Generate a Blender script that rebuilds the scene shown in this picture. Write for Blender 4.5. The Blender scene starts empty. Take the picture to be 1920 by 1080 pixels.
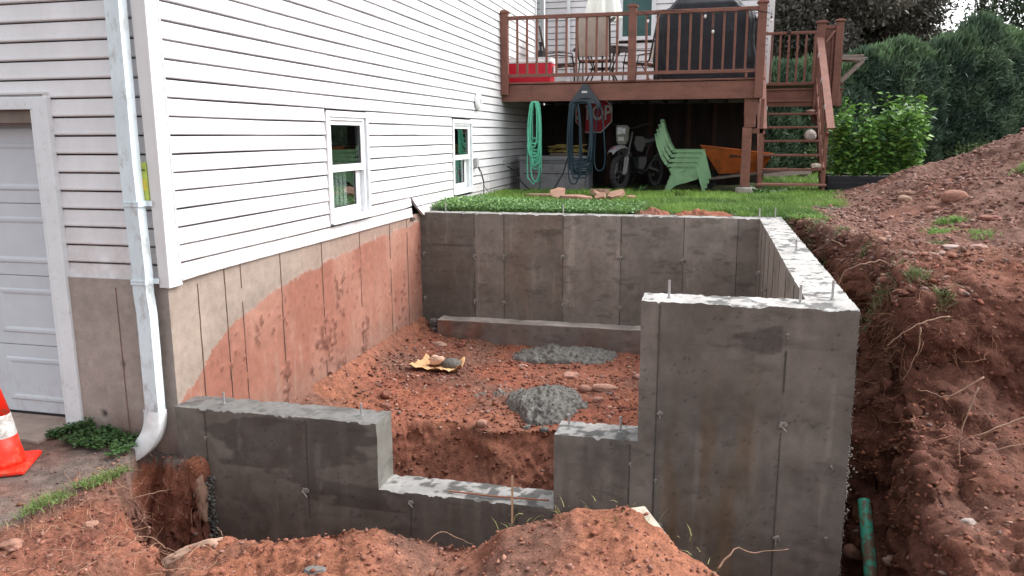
import bpy, bmesh, math, random
import numpy as np
from mathutils import Vector, Matrix
random.seed(7)
RNG = np.random.default_rng(11)
scene = bpy.context.scene
COL = scene.collection
R = math.radians

# ------------------------------------------------------------------ camera, light, exposure
cam_data = bpy.data.cameras.new('camera')
cam = bpy.data.objects.new('camera', cam_data)
COL.objects.link(cam)
YAW, PITCH, ROLL, FPX = .2443, .1888, -.0047, 1488.45
_F = Vector((-math.sin(YAW) * math.cos(PITCH), math.cos(YAW) * math.cos(PITCH), -math.sin(PITCH)))
_R = Vector((math.cos(YAW), math.sin(YAW), 0))
_U = _R.cross(_F)
_R2 = math.cos(ROLL) * _R + math.sin(ROLL) * _U
_U2 = -math.sin(ROLL) * _R + math.cos(ROLL) * _U
m = Matrix((_R2, _U2, -_F)).transposed().to_4x4()
m.translation = Vector((3.6154, -4.6501, .9909))
cam.matrix_world = m
cam_data.sensor_width = 36
cam_data.lens = 36 * FPX / 1920
cam_data.clip_start = .05
cam_data.clip_end = 600
scene.camera = cam
scene.render.resolution_x, scene.render.resolution_y = 1024, 576

world = bpy.data.worlds.new('World')
scene.world = world
world.use_nodes = True
wn, wl = world.node_tree.nodes, world.node_tree.links
wn.clear()
sky = wn.new('ShaderNodeTexSky')
sky.sky_type = 'NISHITA'
sky.sun_disc = False
SUN_EL, SUN_AZ = R(48), R(62)          # azimuth measured from +Y towards +X
sky.sun_elevation = SUN_EL
sky.sun_rotation = SUN_AZ
sky.dust_density = 4
sky.air_density = 1.0
sky.ozone_density = 1.0
hs = wn.new('ShaderNodeHueSaturation')   # an overcast sky has next to no blue left
hs.inputs['Saturation'].default_value = .16
bg = wn.new('ShaderNodeBackground')
bg.inputs['Strength'].default_value = .15
wo = wn.new('ShaderNodeOutputWorld')
wl.new(sky.outputs[0], hs.inputs['Color'])
wl.new(hs.outputs[0], bg.inputs['Color'])
wl.new(bg.outputs[0], wo.inputs['Surface'])
sd = bpy.data.lights.new('sun', 'SUN')
sd.energy = .47
sd.angle = R(35)
sd.color = (1, .97, .93)
sun = bpy.data.objects.new('sun', sd)
COL.objects.link(sun)
sv = Vector((math.sin(SUN_AZ) * math.cos(SUN_EL), math.cos(SUN_AZ) * math.cos(SUN_EL), math.sin(SUN_EL)))
sun.rotation_euler = sv.to_track_quat('Z', 'Y').to_euler()
sun.location = (10, 5, 12)
vs = scene.view_settings
vs.view_transform = 'Standard'
vs.look = 'None'
vs.gamma = 1
vs.use_curve_mapping = False
vs.exposure = 1.5
scene.render.engine = 'CYCLES'
scene.cycles.use_denoising = True
scene.cycles.max_bounces = 6
scene.cycles.diffuse_bounces = 4

# ------------------------------------------------------------------ noise
_M1 = np.array([[.00, .80, .60], [-.80, .36, -.48], [-.60, -.48, .64]])


def _hash(ix, iy, iz, s=0):
    h = (ix.astype(np.int64) * 374761393 + iy.astype(np.int64) * 668265263 + iz.astype(np.int64) * 2147483647 + s * 1274126177) & 0xffffffff
    h = ((h ^ (h >> 13)) * 1274126177) & 0xffffffff
    h = ((h ^ (h >> 16)) * 2246822519) & 0xffffffff
    h = h ^ (h >> 15)
    return (h & 0xffffff) / float(0xffffff)


def vnoise(p, s=0):
    f = np.floor(p)
    u = p - f
    i = f.astype(np.int64)
    u = u * u * u * (u * (u * 6 - 15) + 10)
    r = 0
    for a in (0, 1):
        wa = u[:, 0] if a else 1 - u[:, 0]
        for b in (0, 1):
            wb = u[:, 1] if b else 1 - u[:, 1]
            for c in (0, 1):
                wc = u[:, 2] if c else 1 - u[:, 2]
                r = r + wa * wb * wc * _hash(i[:, 0] + a, i[:, 1] + b, i[:, 2] + c, s)
    return r * 2 - 1


def fbm(p, sc=1.0, octs=4, s=0, gain=.5):
    p = np.asarray(p, float) * sc
    r, a, t = 0, 1.0, 0
    for o in range(octs):
        r = r + a * vnoise(p, s + o * 17)
        t += a
        a *= gain
        p = (p @ _M1.T) * 2.03 + 3.7
    return r / t * 1.5


def worley(p, sc=1.0, s=0):
    p = np.asarray(p, float) * sc
    f = np.floor(p)
    i = f.astype(np.int64)
    best = np.full(len(p), 9.)
    for a in (-1, 0, 1):
        for b in (-1, 0, 1):
            for c in (-1, 0, 1):
                x, y, z = i[:, 0] + a, i[:, 1] + b, i[:, 2] + c
                q = np.stack([x + _hash(x, y, z, s), y + _hash(x, y, z, s + 1), z + _hash(x, y, z, s + 2)], 1)
                best = np.minimum(best, ((q - p) ** 2).sum(1))
    return np.sqrt(best)


def sstep(a, b, x):
    t = np.clip((x - a) / (b - a), 0, 1)
    return t * t * (3 - 2 * t)


def lerp(a, b, t):
    return a + (b - a) * t


# ------------------------------------------------------------------ materials
MATS = {}


def mat(name, col=(.5, .5, .5), rough=.6, attr=False, var=.15, vs_=6., bump=.0, bs=60., metal=0., spec=.3, rnd=0., stretch=None, var2=0., vs2=60., trans=0., coat=0., rvar=0.):
    if name in MATS:
        return MATS[name]
    mt = bpy.data.materials.new(name)
    MATS[name] = mt
    mt.use_nodes = True
    N, L = mt.node_tree.nodes, mt.node_tree.links
    b = N['Principled BSDF']
    b.inputs['Roughness'].default_value = rough
    b.inputs['Metallic'].default_value = metal
    b.inputs['Specular IOR Level'].default_value = spec
    if coat:
        b.inputs['Coat Weight'].default_value = coat
    tc = N.new('ShaderNodeTexCoord')
    vec = tc.outputs['Object']
    if stretch:
        mp = N.new('ShaderNodeMapping')
        mp.inputs['Scale'].default_value = stretch
        L.new(vec, mp.inputs['Vector'])
        vec = mp.outputs[0]
    if attr:
        a = N.new('ShaderNodeAttribute')
        a.attribute_name = 'Col'
        src = a.outputs['Color']
    else:
        c = N.new('ShaderNodeRGB')
        c.outputs[0].default_value = (*col, 1)
        src = c.outputs[0]

    def mulnoise(src, scale, v, det):
        n = N.new('ShaderNodeTexNoise')
        n.inputs['Scale'].default_value = scale
        n.inputs['Detail'].default_value = det
        n.inputs['Roughness'].default_value = .62
        L.new(vec, n.inputs['Vector'])
        r = N.new('ShaderNodeMapRange')
        r.inputs['From Min'].default_value = .3
        r.inputs['From Max'].default_value = .7
        r.inputs['To Min'].default_value = 1 - v
        r.inputs['To Max'].default_value = 1 + v
        L.new(n.outputs['Fac'], r.inputs['Value'])
        x = N.new('ShaderNodeVectorMath')
        x.operation = 'SCALE'
        L.new(src, x.inputs[0])
        L.new(r.outputs[0], x.inputs['Scale'])
        return x.outputs[0], n
    if var:
        src, _n = mulnoise(src, vs_, var, 6)
    if var2:
        src, _n = mulnoise(src, vs2, var2, 3)
    if rnd:
        oi = N.new('ShaderNodeObjectInfo')
        r = N.new('ShaderNodeMapRange')
        r.inputs['To Min'].default_value = 1 - rnd
        r.inputs['To Max'].default_value = 1 + rnd
        L.new(oi.outputs['Random'], r.inputs['Value'])
        x = N.new('ShaderNodeVectorMath')
        x.operation = 'SCALE'
        L.new(src, x.inputs[0])
        L.new(r.outputs[0], x.inputs['Scale'])
        src = x.outputs[0]
    L.new(src, b.inputs['Base Color'])
    if rvar:
        n = N.new('ShaderNodeTexNoise')
        n.inputs['Scale'].default_value = 5
        n.inputs['Detail'].default_value = 4
        L.new(vec, n.inputs['Vector'])
        r = N.new('ShaderNodeMapRange')
        r.inputs['From Min'].default_value = .35
        r.inputs['From Max'].default_value = .65
        r.inputs['To Min'].default_value = rough - rvar
        r.inputs['To Max'].default_value = min(1, rough + rvar)
        L.new(n.outputs['Fac'], r.inputs['Value'])
        L.new(r.outputs[0], b.inputs['Roughness'])
    if bump:
        n = N.new('ShaderNodeTexNoise')
        n.inputs['Scale'].default_value = bs
        n.inputs['Detail'].default_value = 5
        n.inputs['Roughness'].default_value = .7
        L.new(vec, n.inputs['Vector'])
        bp = N.new('ShaderNodeBump')
        bp.inputs['Strength'].default_value = bump
        bp.inputs['Distance'].default_value = .5 / bs
        L.new(n.outputs['Fac'], bp.inputs['Height'])
        L.new(bp.outputs[0], b.inputs['Normal'])
    if trans:
        tr = N.new('ShaderNodeBsdfTranslucent')
        L.new(src, tr.inputs['Color'])
        mx = N.new('ShaderNodeMixShader')
        mx.inputs[0].default_value = trans
        L.new(b.outputs[0], mx.inputs[1])
        L.new(tr.outputs[0], mx.inputs[2])
        L.new(mx.outputs[0], N['Material Output'].inputs['Surface'])
    return mt


M_SIDING = mat('white_vinyl', (.72, .715, .73), .45, var=.05, vs_=2.5, rnd=.025, bump=.05, bs=40, var2=.02, vs2=30)
M_TRIM = mat('white_trim', (.72, .74, .76), .4, var=.05, vs_=4)
M_CORNER = mat('corner_vinyl', (.66, .64, .64), .4, var=.03)
M_GUTTER = mat('downspout_paint', (.66, .75, .79), .32, var=.12, vs_=9, stretch=(1, 1, .3), coat=.2)
M_DOOR = mat('garage_door_paint', (.58, .60, .64), .4, var=.05, vs_=5)
M_DARK = mat('dark_gap', (.065, .065, .065), .9, var=0)
M_GLASS = mat('window_glass', (.02, .035, .035), .05, var=.3, vs_=3, spec=.8)
M_SCREEN = mat('window_inside', (.20, .24, .24), .5, var=.5, vs_=9, stretch=(1, 3, .6))
M_FOUND = mat('house_foundation', attr=True, rough=.85, var=.14, vs_=14, var2=.1, vs2=90, bump=.35, bs=70)
M_CONC = mat('fresh_concrete', attr=True, rough=.62, var=.16, vs_=5, var2=.08, vs2=70, bump=.22, bs=110, spec=.35, rvar=.16)
M_CONCL = mat('old_concrete', (.3, .27, .24), .85, var=.2, vs_=9, bump=.3, bs=80)
M_SEAM = mat('concrete_fin', (.062, .058, .052), .8, var=.3, vs_=20)
M_TIE = mat('form_tie', (.25, .23, .21), .6, var=.4, vs_=60, metal=.2)
M_STEEL = mat('galvanised_steel', (.42, .42, .42), .4, metal=.6, var=.2, vs_=60)
M_DIRT = mat('red_soil', attr=True, rough=.92, var=.30, vs_=14, var2=.34, vs2=75, bump=1.0, bs=48, spec=.12)
M_STONE = mat('field_stone', attr=True, rough=.8, var=.2, vs_=25, bump=.3, bs=60, spec=.2)
M_WET = mat('spilled_concrete', (.105, .098, .089), .5, var=.35, vs_=25, bump=.8, bs=60, var2=.25, vs2=110)
M_STAINED = mat('brown_deck_stain', (.190, .080, .058), .55, var=.16, vs_=5, rnd=.08, bump=.12, bs=60, var2=.08, vs2=40)
M_STAINL = mat('worn_deck_stain', (.27, .13, .10), .6, var=.2, vs_=7, rnd=.08, bump=.12, bs=60)
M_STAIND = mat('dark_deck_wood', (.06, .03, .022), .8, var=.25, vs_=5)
M_GRASS = mat('grass_blade', attr=True, rough=.55, var=.12, vs_=2, spec=.25, trans=.25)
M_LEAF = mat('leaf', attr=True, rough=.5, var=.1, vs_=3, spec=.3, trans=.2)
M_BARK = mat('bark', (.07, .05, .04), .9, var=.3, vs_=12, bump=.5, bs=30)
M_ROOT = mat('root_bark', (.25, .15, .105), .8, var=.35, vs_=15)
M_BLACK = mat('black_plastic', (.018, .018, .02), .45, var=.1)
M_COVER = mat('black_grill_cover', (.016, .017, .022), .55, var=.35, vs_=4, bump=.3, bs=14)
M_RED = mat('cooler_red', (.62, .015, .04), .4, var=.06)
M_WHITE = mat('white_plastic', (.8, .8, .8), .45, var=.04)
M_GREY = mat('grey_resin', (.22, .215, .235), .5, var=.1, vs_=6)
M_GHOSE = mat('green_hose', (.12, .50, .33), .4, var=.18, vs_=14)
M_NHOSE = mat('navy_hose', (.010, .030, .045), .4, var=.5, vs_=40)
M_STOP = mat('stop_sign_red', (.58, .03, .05), .5, var=.12)
M_CHAIR = mat('green_resin_chair', (.19, .34, .185), .45, var=.1, vs_=5)
M_ORANGE = mat('orange_tray', (.40, .095, .02), .5, var=.2, vs_=5)
M_RUBBER = mat('tyre_rubber', (.03, .028, .03), .8, var=.3, vs_=20)
M_SLING = mat('tan_sling_mesh', (.42, .36, .31), .7, var=.12, vs_=10)
M_BRONZE = mat('bronze_frame', (.04, .03, .028), .45, var=.1)
M_CANVAS = mat('white_canvas', (.78, .8, .74), .8, var=.06)
M_SAND = mat('tan_sandstone', (.34, .20, .145), .85, var=.22, vs_=10, bump=.4, bs=50, rnd=.15)
M_KRAFT = mat('kraft_paper', (.50, .30, .15), .75, var=.18, vs_=10, bump=.2, bs=30)
M_PVC = mat('green_pvc', (.06, .36, .25), .35, var=.15, vs_=10)
M_WGREY = mat('weathered_grey_wood', (.24, .19, .17), .8, var=.3, vs_=8, stretch=(1, 6, 6))
M_BED = mat('black_bed_board', (.022, .022, .026), .7, var=.3, vs_=6, rnd=.2)
M_CONE = mat('cone_orange', (.92, .028, .012), .45, var=.1, vs_=8)
M_BAND = mat('reflective_band', (.62, .62, .6), .4, var=.1)
M_YELLOW = mat('yellow_plastic', (.6, .5, .06), .5, var=.2)
M_CORD = mat('yellow_cord', (.24, .18, .05), .5, var=.3)


def grime_or_bounce(mt, col, scale=6., lo=.5, hi=.62, amt=.6, zr=None, stretch=None):
    "patches of dirt or painted bounce light over the base colour, optionally fading out upwards in object space"
    N, L = mt.node_tree.nodes, mt.node_tree.links
    b = N['Principled BSDF']
    src = b.inputs['Base Color'].links[0].from_socket
    tc = N.new('ShaderNodeTexCoord')
    vec = tc.outputs['Object']
    if stretch:
        mp = N.new('ShaderNodeMapping')
        mp.inputs['Scale'].default_value = stretch
        L.new(vec, mp.inputs['Vector'])
        vec = mp.outputs[0]
    n = N.new('ShaderNodeTexNoise')
    n.inputs['Scale'].default_value = scale
    n.inputs['Detail'].default_value = 8
    n.inputs['Roughness'].default_value = .68
    L.new(vec, n.inputs['Vector'])
    r = N.new('ShaderNodeMapRange')
    r.inputs['From Min'].default_value = lo
    r.inputs['From Max'].default_value = hi
    r.inputs['To Max'].default_value = amt
    L.new(n.outputs['Fac'], r.inputs['Value'])
    fac = r.outputs[0]
    if zr:
        sx = N.new('ShaderNodeSeparateXYZ')
        L.new(tc.outputs['Object'], sx.inputs[0])
        r2 = N.new('ShaderNodeMapRange')
        r2.inputs['From Min'].default_value = zr[0]
        r2.inputs['From Max'].default_value = zr[1]
        r2.inputs['To Min'].default_value = 1
        r2.inputs['To Max'].default_value = 0
        L.new(sx.outputs['Z'], r2.inputs['Value'])
        mu = N.new('ShaderNodeMath')
        mu.operation = 'MULTIPLY'
        L.new(fac, mu.inputs[0])
        L.new(r2.outputs[0], mu.inputs[1])
        fac = mu.outputs[0]
    mx = N.new('ShaderNodeMix')
    mx.data_type = 'RGBA'
    mx.inputs[7].default_value = (*col, 1)
    L.new(fac, mx.inputs[0])
    L.new(src, mx.inputs[6])
    L.new(mx.outputs[2], b.inputs['Base Color'])
    return mt


MUD = (.16, .075, .05)
grime_or_bounce(M_SIDING, (.38, .27, .22), 9, .35, .75, .75, (1.15, 1.75), (1, 1, 1))  # low tan fade: dirt splash plus painted bounce light from the soil
grime_or_bounce(M_SIDING, (.42, .40, .38), 3, .52, .75, .25, None, (1, 1, .25))
grime_or_bounce(M_TRIM, (.35, .30, .26), 14, .55, .7, .35)
grime_or_bounce(M_GUTTER, (.33, .30, .27), 12, .52, .66, .55, None, (1, 1, .5))
grime_or_bounce(M_GUTTER, MUD, 16, .42, .6, .6, (.1, .6))
grime_or_bounce(M_DOOR, (.33, .26, .22), 10, .45, .7, .6, (.05, .6))
grime_or_bounce(M_CONE, (.30, .09, .05), 18, .52, .62, .65)
grime_or_bounce(M_BAND, (.30, .24, .2), 20, .48, .6, .7)
grime_or_bounce(M_PVC, MUD, 13, .46, .54, .9)
grime_or_bounce(M_CHAIR, (.12, .15, .09), 9, .5, .65, .6)
grime_or_bounce(M_ORANGE, (.14, .06, .03), 7, .48, .62, .7)
grime_or_bounce(M_GREY, (.10, .09, .085), 5, .5, .65, .6)
grime_or_bounce(M_STAINED, (.10, .048, .036), 5, .5, .66, .6, None, (.5, .5, 3))
grime_or_bounce(M_STAINED, (.25, .13, .10), 8, .56, .66, .6, None, (.6, .6, 4))
grime_or_bounce(M_TIE, (.10, .07, .05), 40, .5, .6, .7)
grime_or_bounce(M_CONC, (.055, .050, .043), 2.6, .56, .62, .42, None, (1, 1, 2.4))
grime_or_bounce(M_CONC, (.17, .16, .14), 5, .60, .66, .35, None, (1, 1, .3))


def reflective_pane(mt):
    N, L = mt.node_tree.nodes, mt.node_tree.links
    tr = N.new('ShaderNodeBsdfTransparent')
    tr.inputs['Color'].default_value = (.80, .86, .84, 1)
    gl = N.new('ShaderNodeBsdfGlossy')
    gl.inputs['Roughness'].default_value = .015
    fr = N.new('ShaderNodeLayerWeight')
    fr.inputs['Blend'].default_value = .32
    mx = N.new('ShaderNodeMixShader')
    L.new(fr.outputs['Facing'], mx.inputs[0])
    L.new(tr.outputs[0], mx.inputs[1])
    L.new(gl.outputs[0], mx.inputs[2])
    L.new(mx.outputs[0], N['Material Output'].inputs['Surface'])


reflective_pane(M_GLASS)

# ------------------------------------------------------------------ object helpers
def _tag(o, label=None, cat=None, group=None, kind=None):
    if label: o['label'] = label
    if cat: o['category'] = cat
    if group: o['group'] = group
    if kind: o['kind'] = kind
    return o


def thing(name, label, cat, loc=(0, 0, 0), rotz=0., group=None):
    o = bpy.data.objects.new(name, None)
    o.empty_display_size = .1
    o.location = loc
    o.rotation_euler = (0, 0, rotz)
    COL.objects.link(o)
    return _tag(o, label, cat, group)


def world_off(o):
    v = Vector((0, 0, 0))
    while o is not None:
        v += o.location
        o = o.parent
    return v


def link(name, me, mt, parent=None, loc=(0, 0, 0)):
    o = bpy.data.objects.new(name, me)
    COL.objects.link(o)
    if parent is not None: o.parent = parent
    o.location = loc
    if mt is not None and len(me.materials) == 0:
        me.materials.append(mt)
    return o


class MB:
    def __init__(s):
        s.v, s.f = [], []

    def add(s, vs, fs):
        n = len(s.v)
        s.v += [tuple(v) for v in vs]
        s.f += [tuple(i + n for i in f) for f in fs]
        return s

    def box(s, x0, x1, y0, y1, z0, z1):
        return s.add([(x0, y0, z0), (x1, y0, z0), (x1, y1, z0), (x0, y1, z0), (x0, y0, z1), (x1, y0, z1), (x1, y1, z1), (x0, y1, z1)],
                     [(0, 3, 2, 1), (4, 5, 6, 7), (0, 1, 5, 4), (1, 2, 6, 5), (2, 3, 7, 6), (3, 0, 4, 7)])

    def bbox(s, x0, x1, y0, y1, z0, z1, c=.006):
        "box with chamfered vertical and top edges"
        if min(x1 - x0, y1 - y0, z1 - z0) < 2.5 * c: return s.box(x0, x1, y0, y1, z0, z1)
        def ring(z, i):
            return [(x0 + i + c, y0 + i, z), (x1 - i - c, y0 + i, z), (x1 - i, y0 + i + c, z), (x1 - i, y1 - i - c, z), (x1 - i - c, y1 - i, z), (x0 + i + c, y1 - i, z), (x0 + i, y1 - i - c, z), (x0 + i, y0 + i + c, z)]
        V = ring(z0, c * .5) + ring(z0 + c, 0) + ring(z1 - c, 0) + ring(z1, c)
        F = [tuple(range(7, -1, -1)), tuple(range(24, 32))]
        for k in range(3):
            for j in range(8):
                F.append((k * 8 + j, k * 8 + (j + 1) % 8, k * 8 + 8 + (j + 1) % 8, k * 8 + 8 + j))
        return s.add(V, F)

    def bar(s, p, q, w, h, up=(0, 0, 1)):
        p, q = Vector(p), Vector(q)
        d = (q - p).normalized()
        u = Vector(up)
        sx = d.cross(u)
        if sx.length < 1e-4: sx = d.cross(Vector((0, 1, 0)))
        sx.normalize()
        uu = sx.cross(d).normalized()
        V = []
        for c in (p, q):
            for a, b in ((-1, -1), (1, -1), (1, 1), (-1, 1)):
                V.append(c + sx * a * w / 2 + uu * b * h / 2)
        return s.add(V, [(0, 1, 2, 3), (7, 6, 5, 4), (0, 4, 5, 1), (1, 5, 6, 2), (2, 6, 7, 3), (3, 7, 4, 0)])

    def tube(s, pts, r, n=8, closed=False, cap=True):
        pts = [Vector(p) for p in pts]
        N = len(pts)
        rr = r if isinstance(r, (list, tuple)) else [r] * N
        V, F = [], []
        prev = None
        for i, p in enumerate(pts):
            if closed: d = pts[(i + 1) % N] - pts[i - 1]
            else: d = pts[min(i + 1, N - 1)] - pts[max(i - 1, 0)]
            if d.length < 1e-9: d = Vector((0, 0, 1))
            d.normalize()
            if prev is None:
                a = Vector((0, 0, 1)) if abs(d.z) < .9 else Vector((1, 0, 0))
                u = d.cross(a).normalized()
            else:
                u = prev - d * prev.dot(d)
                if u.length < 1e-6: u = d.orthogonal()
                u.normalize()
            prev = u
            w = d.cross(u)
            for k in range(n):
                t = 2 * math.pi * k / n
                V.append(p + (u * math.cos(t) + w * math.sin(t)) * rr[i])
        M = N if closed else N - 1
        for i in range(M):
            a, b = i * n, ((i + 1) % N) * n
            for k in range(n):
                F.append((a + k, a + (k + 1) % n, b + (k + 1) % n, b + k))
        if cap and not closed:
            F.append(tuple(range(n - 1, -1, -1)))
            F.append(tuple(range((N - 1) * n, N * n)))
        return s.add(V, F)

    def prism(s, poly, ax, a, b):
        "extrude a 2-D outline along axis ax from a to b"
        def P(q, t):
            return {0: (t, q[0], q[1]), 1: (q[0], t, q[1]), 2: (q[0], q[1], t)}[ax]
        n = len(poly)
        V = [P(q, a) for q in poly] + [P(q, b) for q in poly]
        F = [tuple(range(n)), tuple(range(2 * n - 1, n - 1, -1))]
        F += [(i, i + n, (i + 1) % n + n, (i + 1) % n) for i in range(n)]
        return s.add(V, F)

    def lathe(s, prof, c=(0, 0, 0), n=24):
        V, F = [], []
        for r_, z in prof:
            for k in range(n):
                t = 2 * math.pi * k / n
                V.append((c[0] + r_ * math.cos(t), c[1] + r_ * math.sin(t), c[2] + z))
        for i in range(len(prof) - 1):
            for k in range(n):
                F.append((i * n + k, i * n + (k + 1) % n, (i + 1) * n + (k + 1) % n, (i + 1) * n + k))
        F.append(tuple(range(n - 1, -1, -1)))
        F.append(tuple(range((len(prof) - 1) * n, len(prof) * n)))
        return s.add(V, F)

    def mesh(s, name, off=(0, 0, 0), smooth=False):
        me = bpy.data.meshes.new(name)
        ox, oy, oz = off
        me.from_pydata([(v[0] - ox, v[1] - oy, v[2] - oz) for v in s.v], [], s.f)
        bm = bmesh.new()
        bm.from_mesh(me)
        bmesh.ops.recalc_face_normals(bm, faces=bm.faces)
        bm.to_mesh(me)
        bm.free()
        if smooth:
            for p in me.polygons: p.use_smooth = True
        return me

    def build(s, name, mt, parent=None, world=True, smooth=False):
        "vertices are world coordinates (world=True) or local to the parent"
        off = world_off(parent) if (parent is not None and world) else (0, 0, 0)
        if parent is None and s.v:
            a = np.array(s.v)
            off = ((a[:, 0].min() + a[:, 0].max()) / 2, (a[:, 1].min() + a[:, 1].max()) / 2, a[:, 2].min())
            return link(name, s.mesh(name, off, smooth), mt, None, off)
        return link(name, s.mesh(name, off, smooth), mt, parent)


def inst(name, me, parent, loc, rot=(0, 0, 0), sc=(1, 1, 1)):
    "another object on a shared mesh, loc in world coordinates"
    o = bpy.data.objects.new(name, me)
    COL.objects.link(o)
    if parent is not None:
        o.parent = parent
        loc = Vector(loc) - world_off(parent)
    o.location = loc
    o.rotation_euler = rot
    o.scale = sc
    return o


def npmesh(name, V, F, col=None, mt=None, parent=None, smooth=True, off=None):
    "V (n,3), F (m,3|4) numpy -> object"
    V = np.ascontiguousarray(V, np.float32)
    F = np.ascontiguousarray(F, np.int32)
    if off is None:
        off = world_off(parent) if parent is not None else Vector((0, 0, 0))
    V = V - np.array(off, np.float32)
    k = F.shape[1]
    me = bpy.data.meshes.new(name)
    me.vertices.add(len(V))
    me.vertices.foreach_set('co', V.ravel())
    me.loops.add(F.size)
    me.loops.foreach_set('vertex_index', F.ravel())
    me.polygons.add(len(F))
    me.polygons.foreach_set('loop_start', np.arange(0, F.size, k, dtype=np.int32))
    if smooth: me.polygons.foreach_set('use_smooth', np.ones(len(F), bool))
    me.update(calc_edges=True)
    if col is not None:
        ca = me.color_attributes.new('Col', 'FLOAT_COLOR', 'POINT')
        c4 = np.ones((len(V), 4), np.float32)
        c4[:, :3] = col
        ca.data.foreach_set('color', c4.ravel())
    me.validate()
    o = link(name, me, mt, parent)
    if parent is None: o.location = off
    return o


def gridfaces(nu, nv, mask=None, flip=False):
    i = np.arange(nu - 1)[:, None] * nv + np.arange(nv - 1)[None, :]
    f = np.stack([i, i + nv, i + nv + 1, i + 1], -1)
    if flip: f = f[..., ::-1]
    f = f.reshape(-1, 4)
    if mask is not None: f = f[mask.reshape(-1)]
    return f


def leaves(C_, D_, L_, W_, col, fold=.25, up=None):
    "diamond leaves: centres of base, unit directions, length, width, colour -> V,F,col"
    n = len(C_)
    if up is None:
        up = RNG.normal(size=(n, 3))
    S = np.cross(D_, up)
    S /= np.linalg.norm(S, axis=1)[:, None] + 1e-9
    Nn = np.cross(S, D_)
    L_, W_ = np.broadcast_to(L_, n)[:, None], np.broadcast_to(W_, n)[:, None]
    a = C_
    b = C_ + D_ * L_ * .45 + S * W_ / 2 + Nn * W_ * fold
    c = C_ + D_ * L_
    d = C_ + D_ * L_ * .45 - S * W_ / 2 + Nn * W_ * fold
    V = np.stack([a, b, c, d], 1).reshape(-1, 3)
    k = np.arange(n) * 4
    F = np.concatenate([np.stack([k, k + 1, k + 2], 1), np.stack([k, k + 2, k + 3], 1)])
    return V, F, np.repeat(np.broadcast_to(col, (n, 3)), 4, 0)


def rndir(n, upbias=0.):
    d = RNG.normal(size=(n, 3))
    d[:, 2] += upbias
    return d / np.linalg.norm(d, axis=1)[:, None]


def ico(sub=2):
    bm = bmesh.new()
    bmesh.ops.create_icosphere(bm, subdivisions=sub, radius=1)
    V = np.array([v.co[:] for v in bm.verts])
    F = np.array([[v.index for v in f.verts] for f in bm.faces])
    bm.free()
    return V, F


ICO1, ICO3, ICO0 = ico(2), ico(4), ico(1)


def stone(name, label, cat, loc, size, rotz=0., col=(.33, .2, .15), seed=0, group=None, flat=.15, rough=.28, tilt=0., parent=None, wave=1.1):
    V, F = ICO3
    P = V.copy()
    P = np.sign(P) * np.abs(P) ** .86
    d = 1 + rough * fbm(V + seed * 7.3, wave, 3, s=seed) + .05 * fbm(V + seed, 5, 2, s=seed)
    P = P * d[:, None] * np.array(size) / 2
    z0 = P[:, 2].min()
    P[:, 2] = np.maximum(P[:, 2], z0 * (1 - flat))
    c, s_ = math.cos(rotz), math.sin(rotz)
    ct, st = math.cos(tilt), math.sin(tilt)
    x, y, z = P.T
    y, z = y * ct - z * st, y * st + z * ct
    P = np.stack([x * c - y * s_, x * s_ + y * c, z - z.min()], 1)
    cc = np.array(col) * (1 + .18 * fbm(P * 20 + seed, 1, 3)[:, None])
    o = npmesh(name, P, F, cc, M_STONE, parent, off=(0, 0, 0))
    if parent is not None:
        o.location = Vector(loc) - world_off(parent)
    else:
        o.location = loc
        _tag(o, label, cat, group)
    return o

# ------------------------------------------------------------------ terrain
def ip(x, xs, ys):
    return np.interp(x, xs, ys)


CR_X = [-3, -.5, -.2, 0, .3, .7, 1.02, 1.21, 1.75, 2.05, 2.16, 2.33, 2.6, 2.76, 3.07, 3.32, 3.44, 3.58, 3.72, 4.1, 4.6, 6]
CR_Z = [-1.15, -1.17, -1.18, -1.17, -1.19, -1.23, -1.18, -1.17, -1.01, -.95, -.976, -1.03, -.99, -.875, -.795, -.768, -.81, -.885, -1.0, -1.3, -1.35, -1.2]
YE_X = [-3, -.42, -.3, -.2, .1, .35, .7, 1.0, 1.75, 2.7, 3.3, 3.6, 4.2, 6]
YE_Y = [0.3, 0.3, -.12, -.34, -.7, -.95, -1.22, -1.2, -1.2, -1.15, -1.1, -1.2, -1.35, -1.35]
PL_Y = [-8, -2, -1, 0, .55, .9, 1.15, 1.32, 1.5, 1.75, 2.2, 5, 20]
PL_Z = [-1.2, -1.20, -1.18, -1.10, -1.02, -.93, -.82, -.45, -.16, -.05, .02, .02, -.10]
LP_Y = [-8, -1, 0, .9, 1.3, 1.6, 2.5, 3.5, 4.16, 4.9, 5.25, 20]
LP_X = [4.95, 4.95, 4.95, 4.98, 5.02, 5.06, 5.10, 5.06, 4.86, 4.62, 4.53, 4.5]


def H_right(x, y):
    P = ip(y, PL_Y, PL_Z)
    L = ip(y, LP_Y, LP_X)
    B = ip(y, [-8, .9, 1.3, 4.2, 5.0, 5.3, 5.6], [-2.45, -2.45, -2.2, -2.2, -1.2, -.3, -.15])
    t = np.clip((x - 4.46) / (L - 4.46), 0, 1)
    f = np.clip((t - .12) / .88, 0, 1) ** lerp(2.0, .5, sstep(.95, 1.5, y))
    pile = ip(x, [4.9, 5.4, 5.85, 6.3, 7.0, 7.6, 8.5, 10, 13, 15], [0, .03, .18, .42, .62, .93, 1.3, 1.4, .8, 0])
    pile = pile * sstep(2.2, 6.6, y) * (1 - sstep(8.0, 11.0, y))
    return B + (P - B) * f + pile


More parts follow.
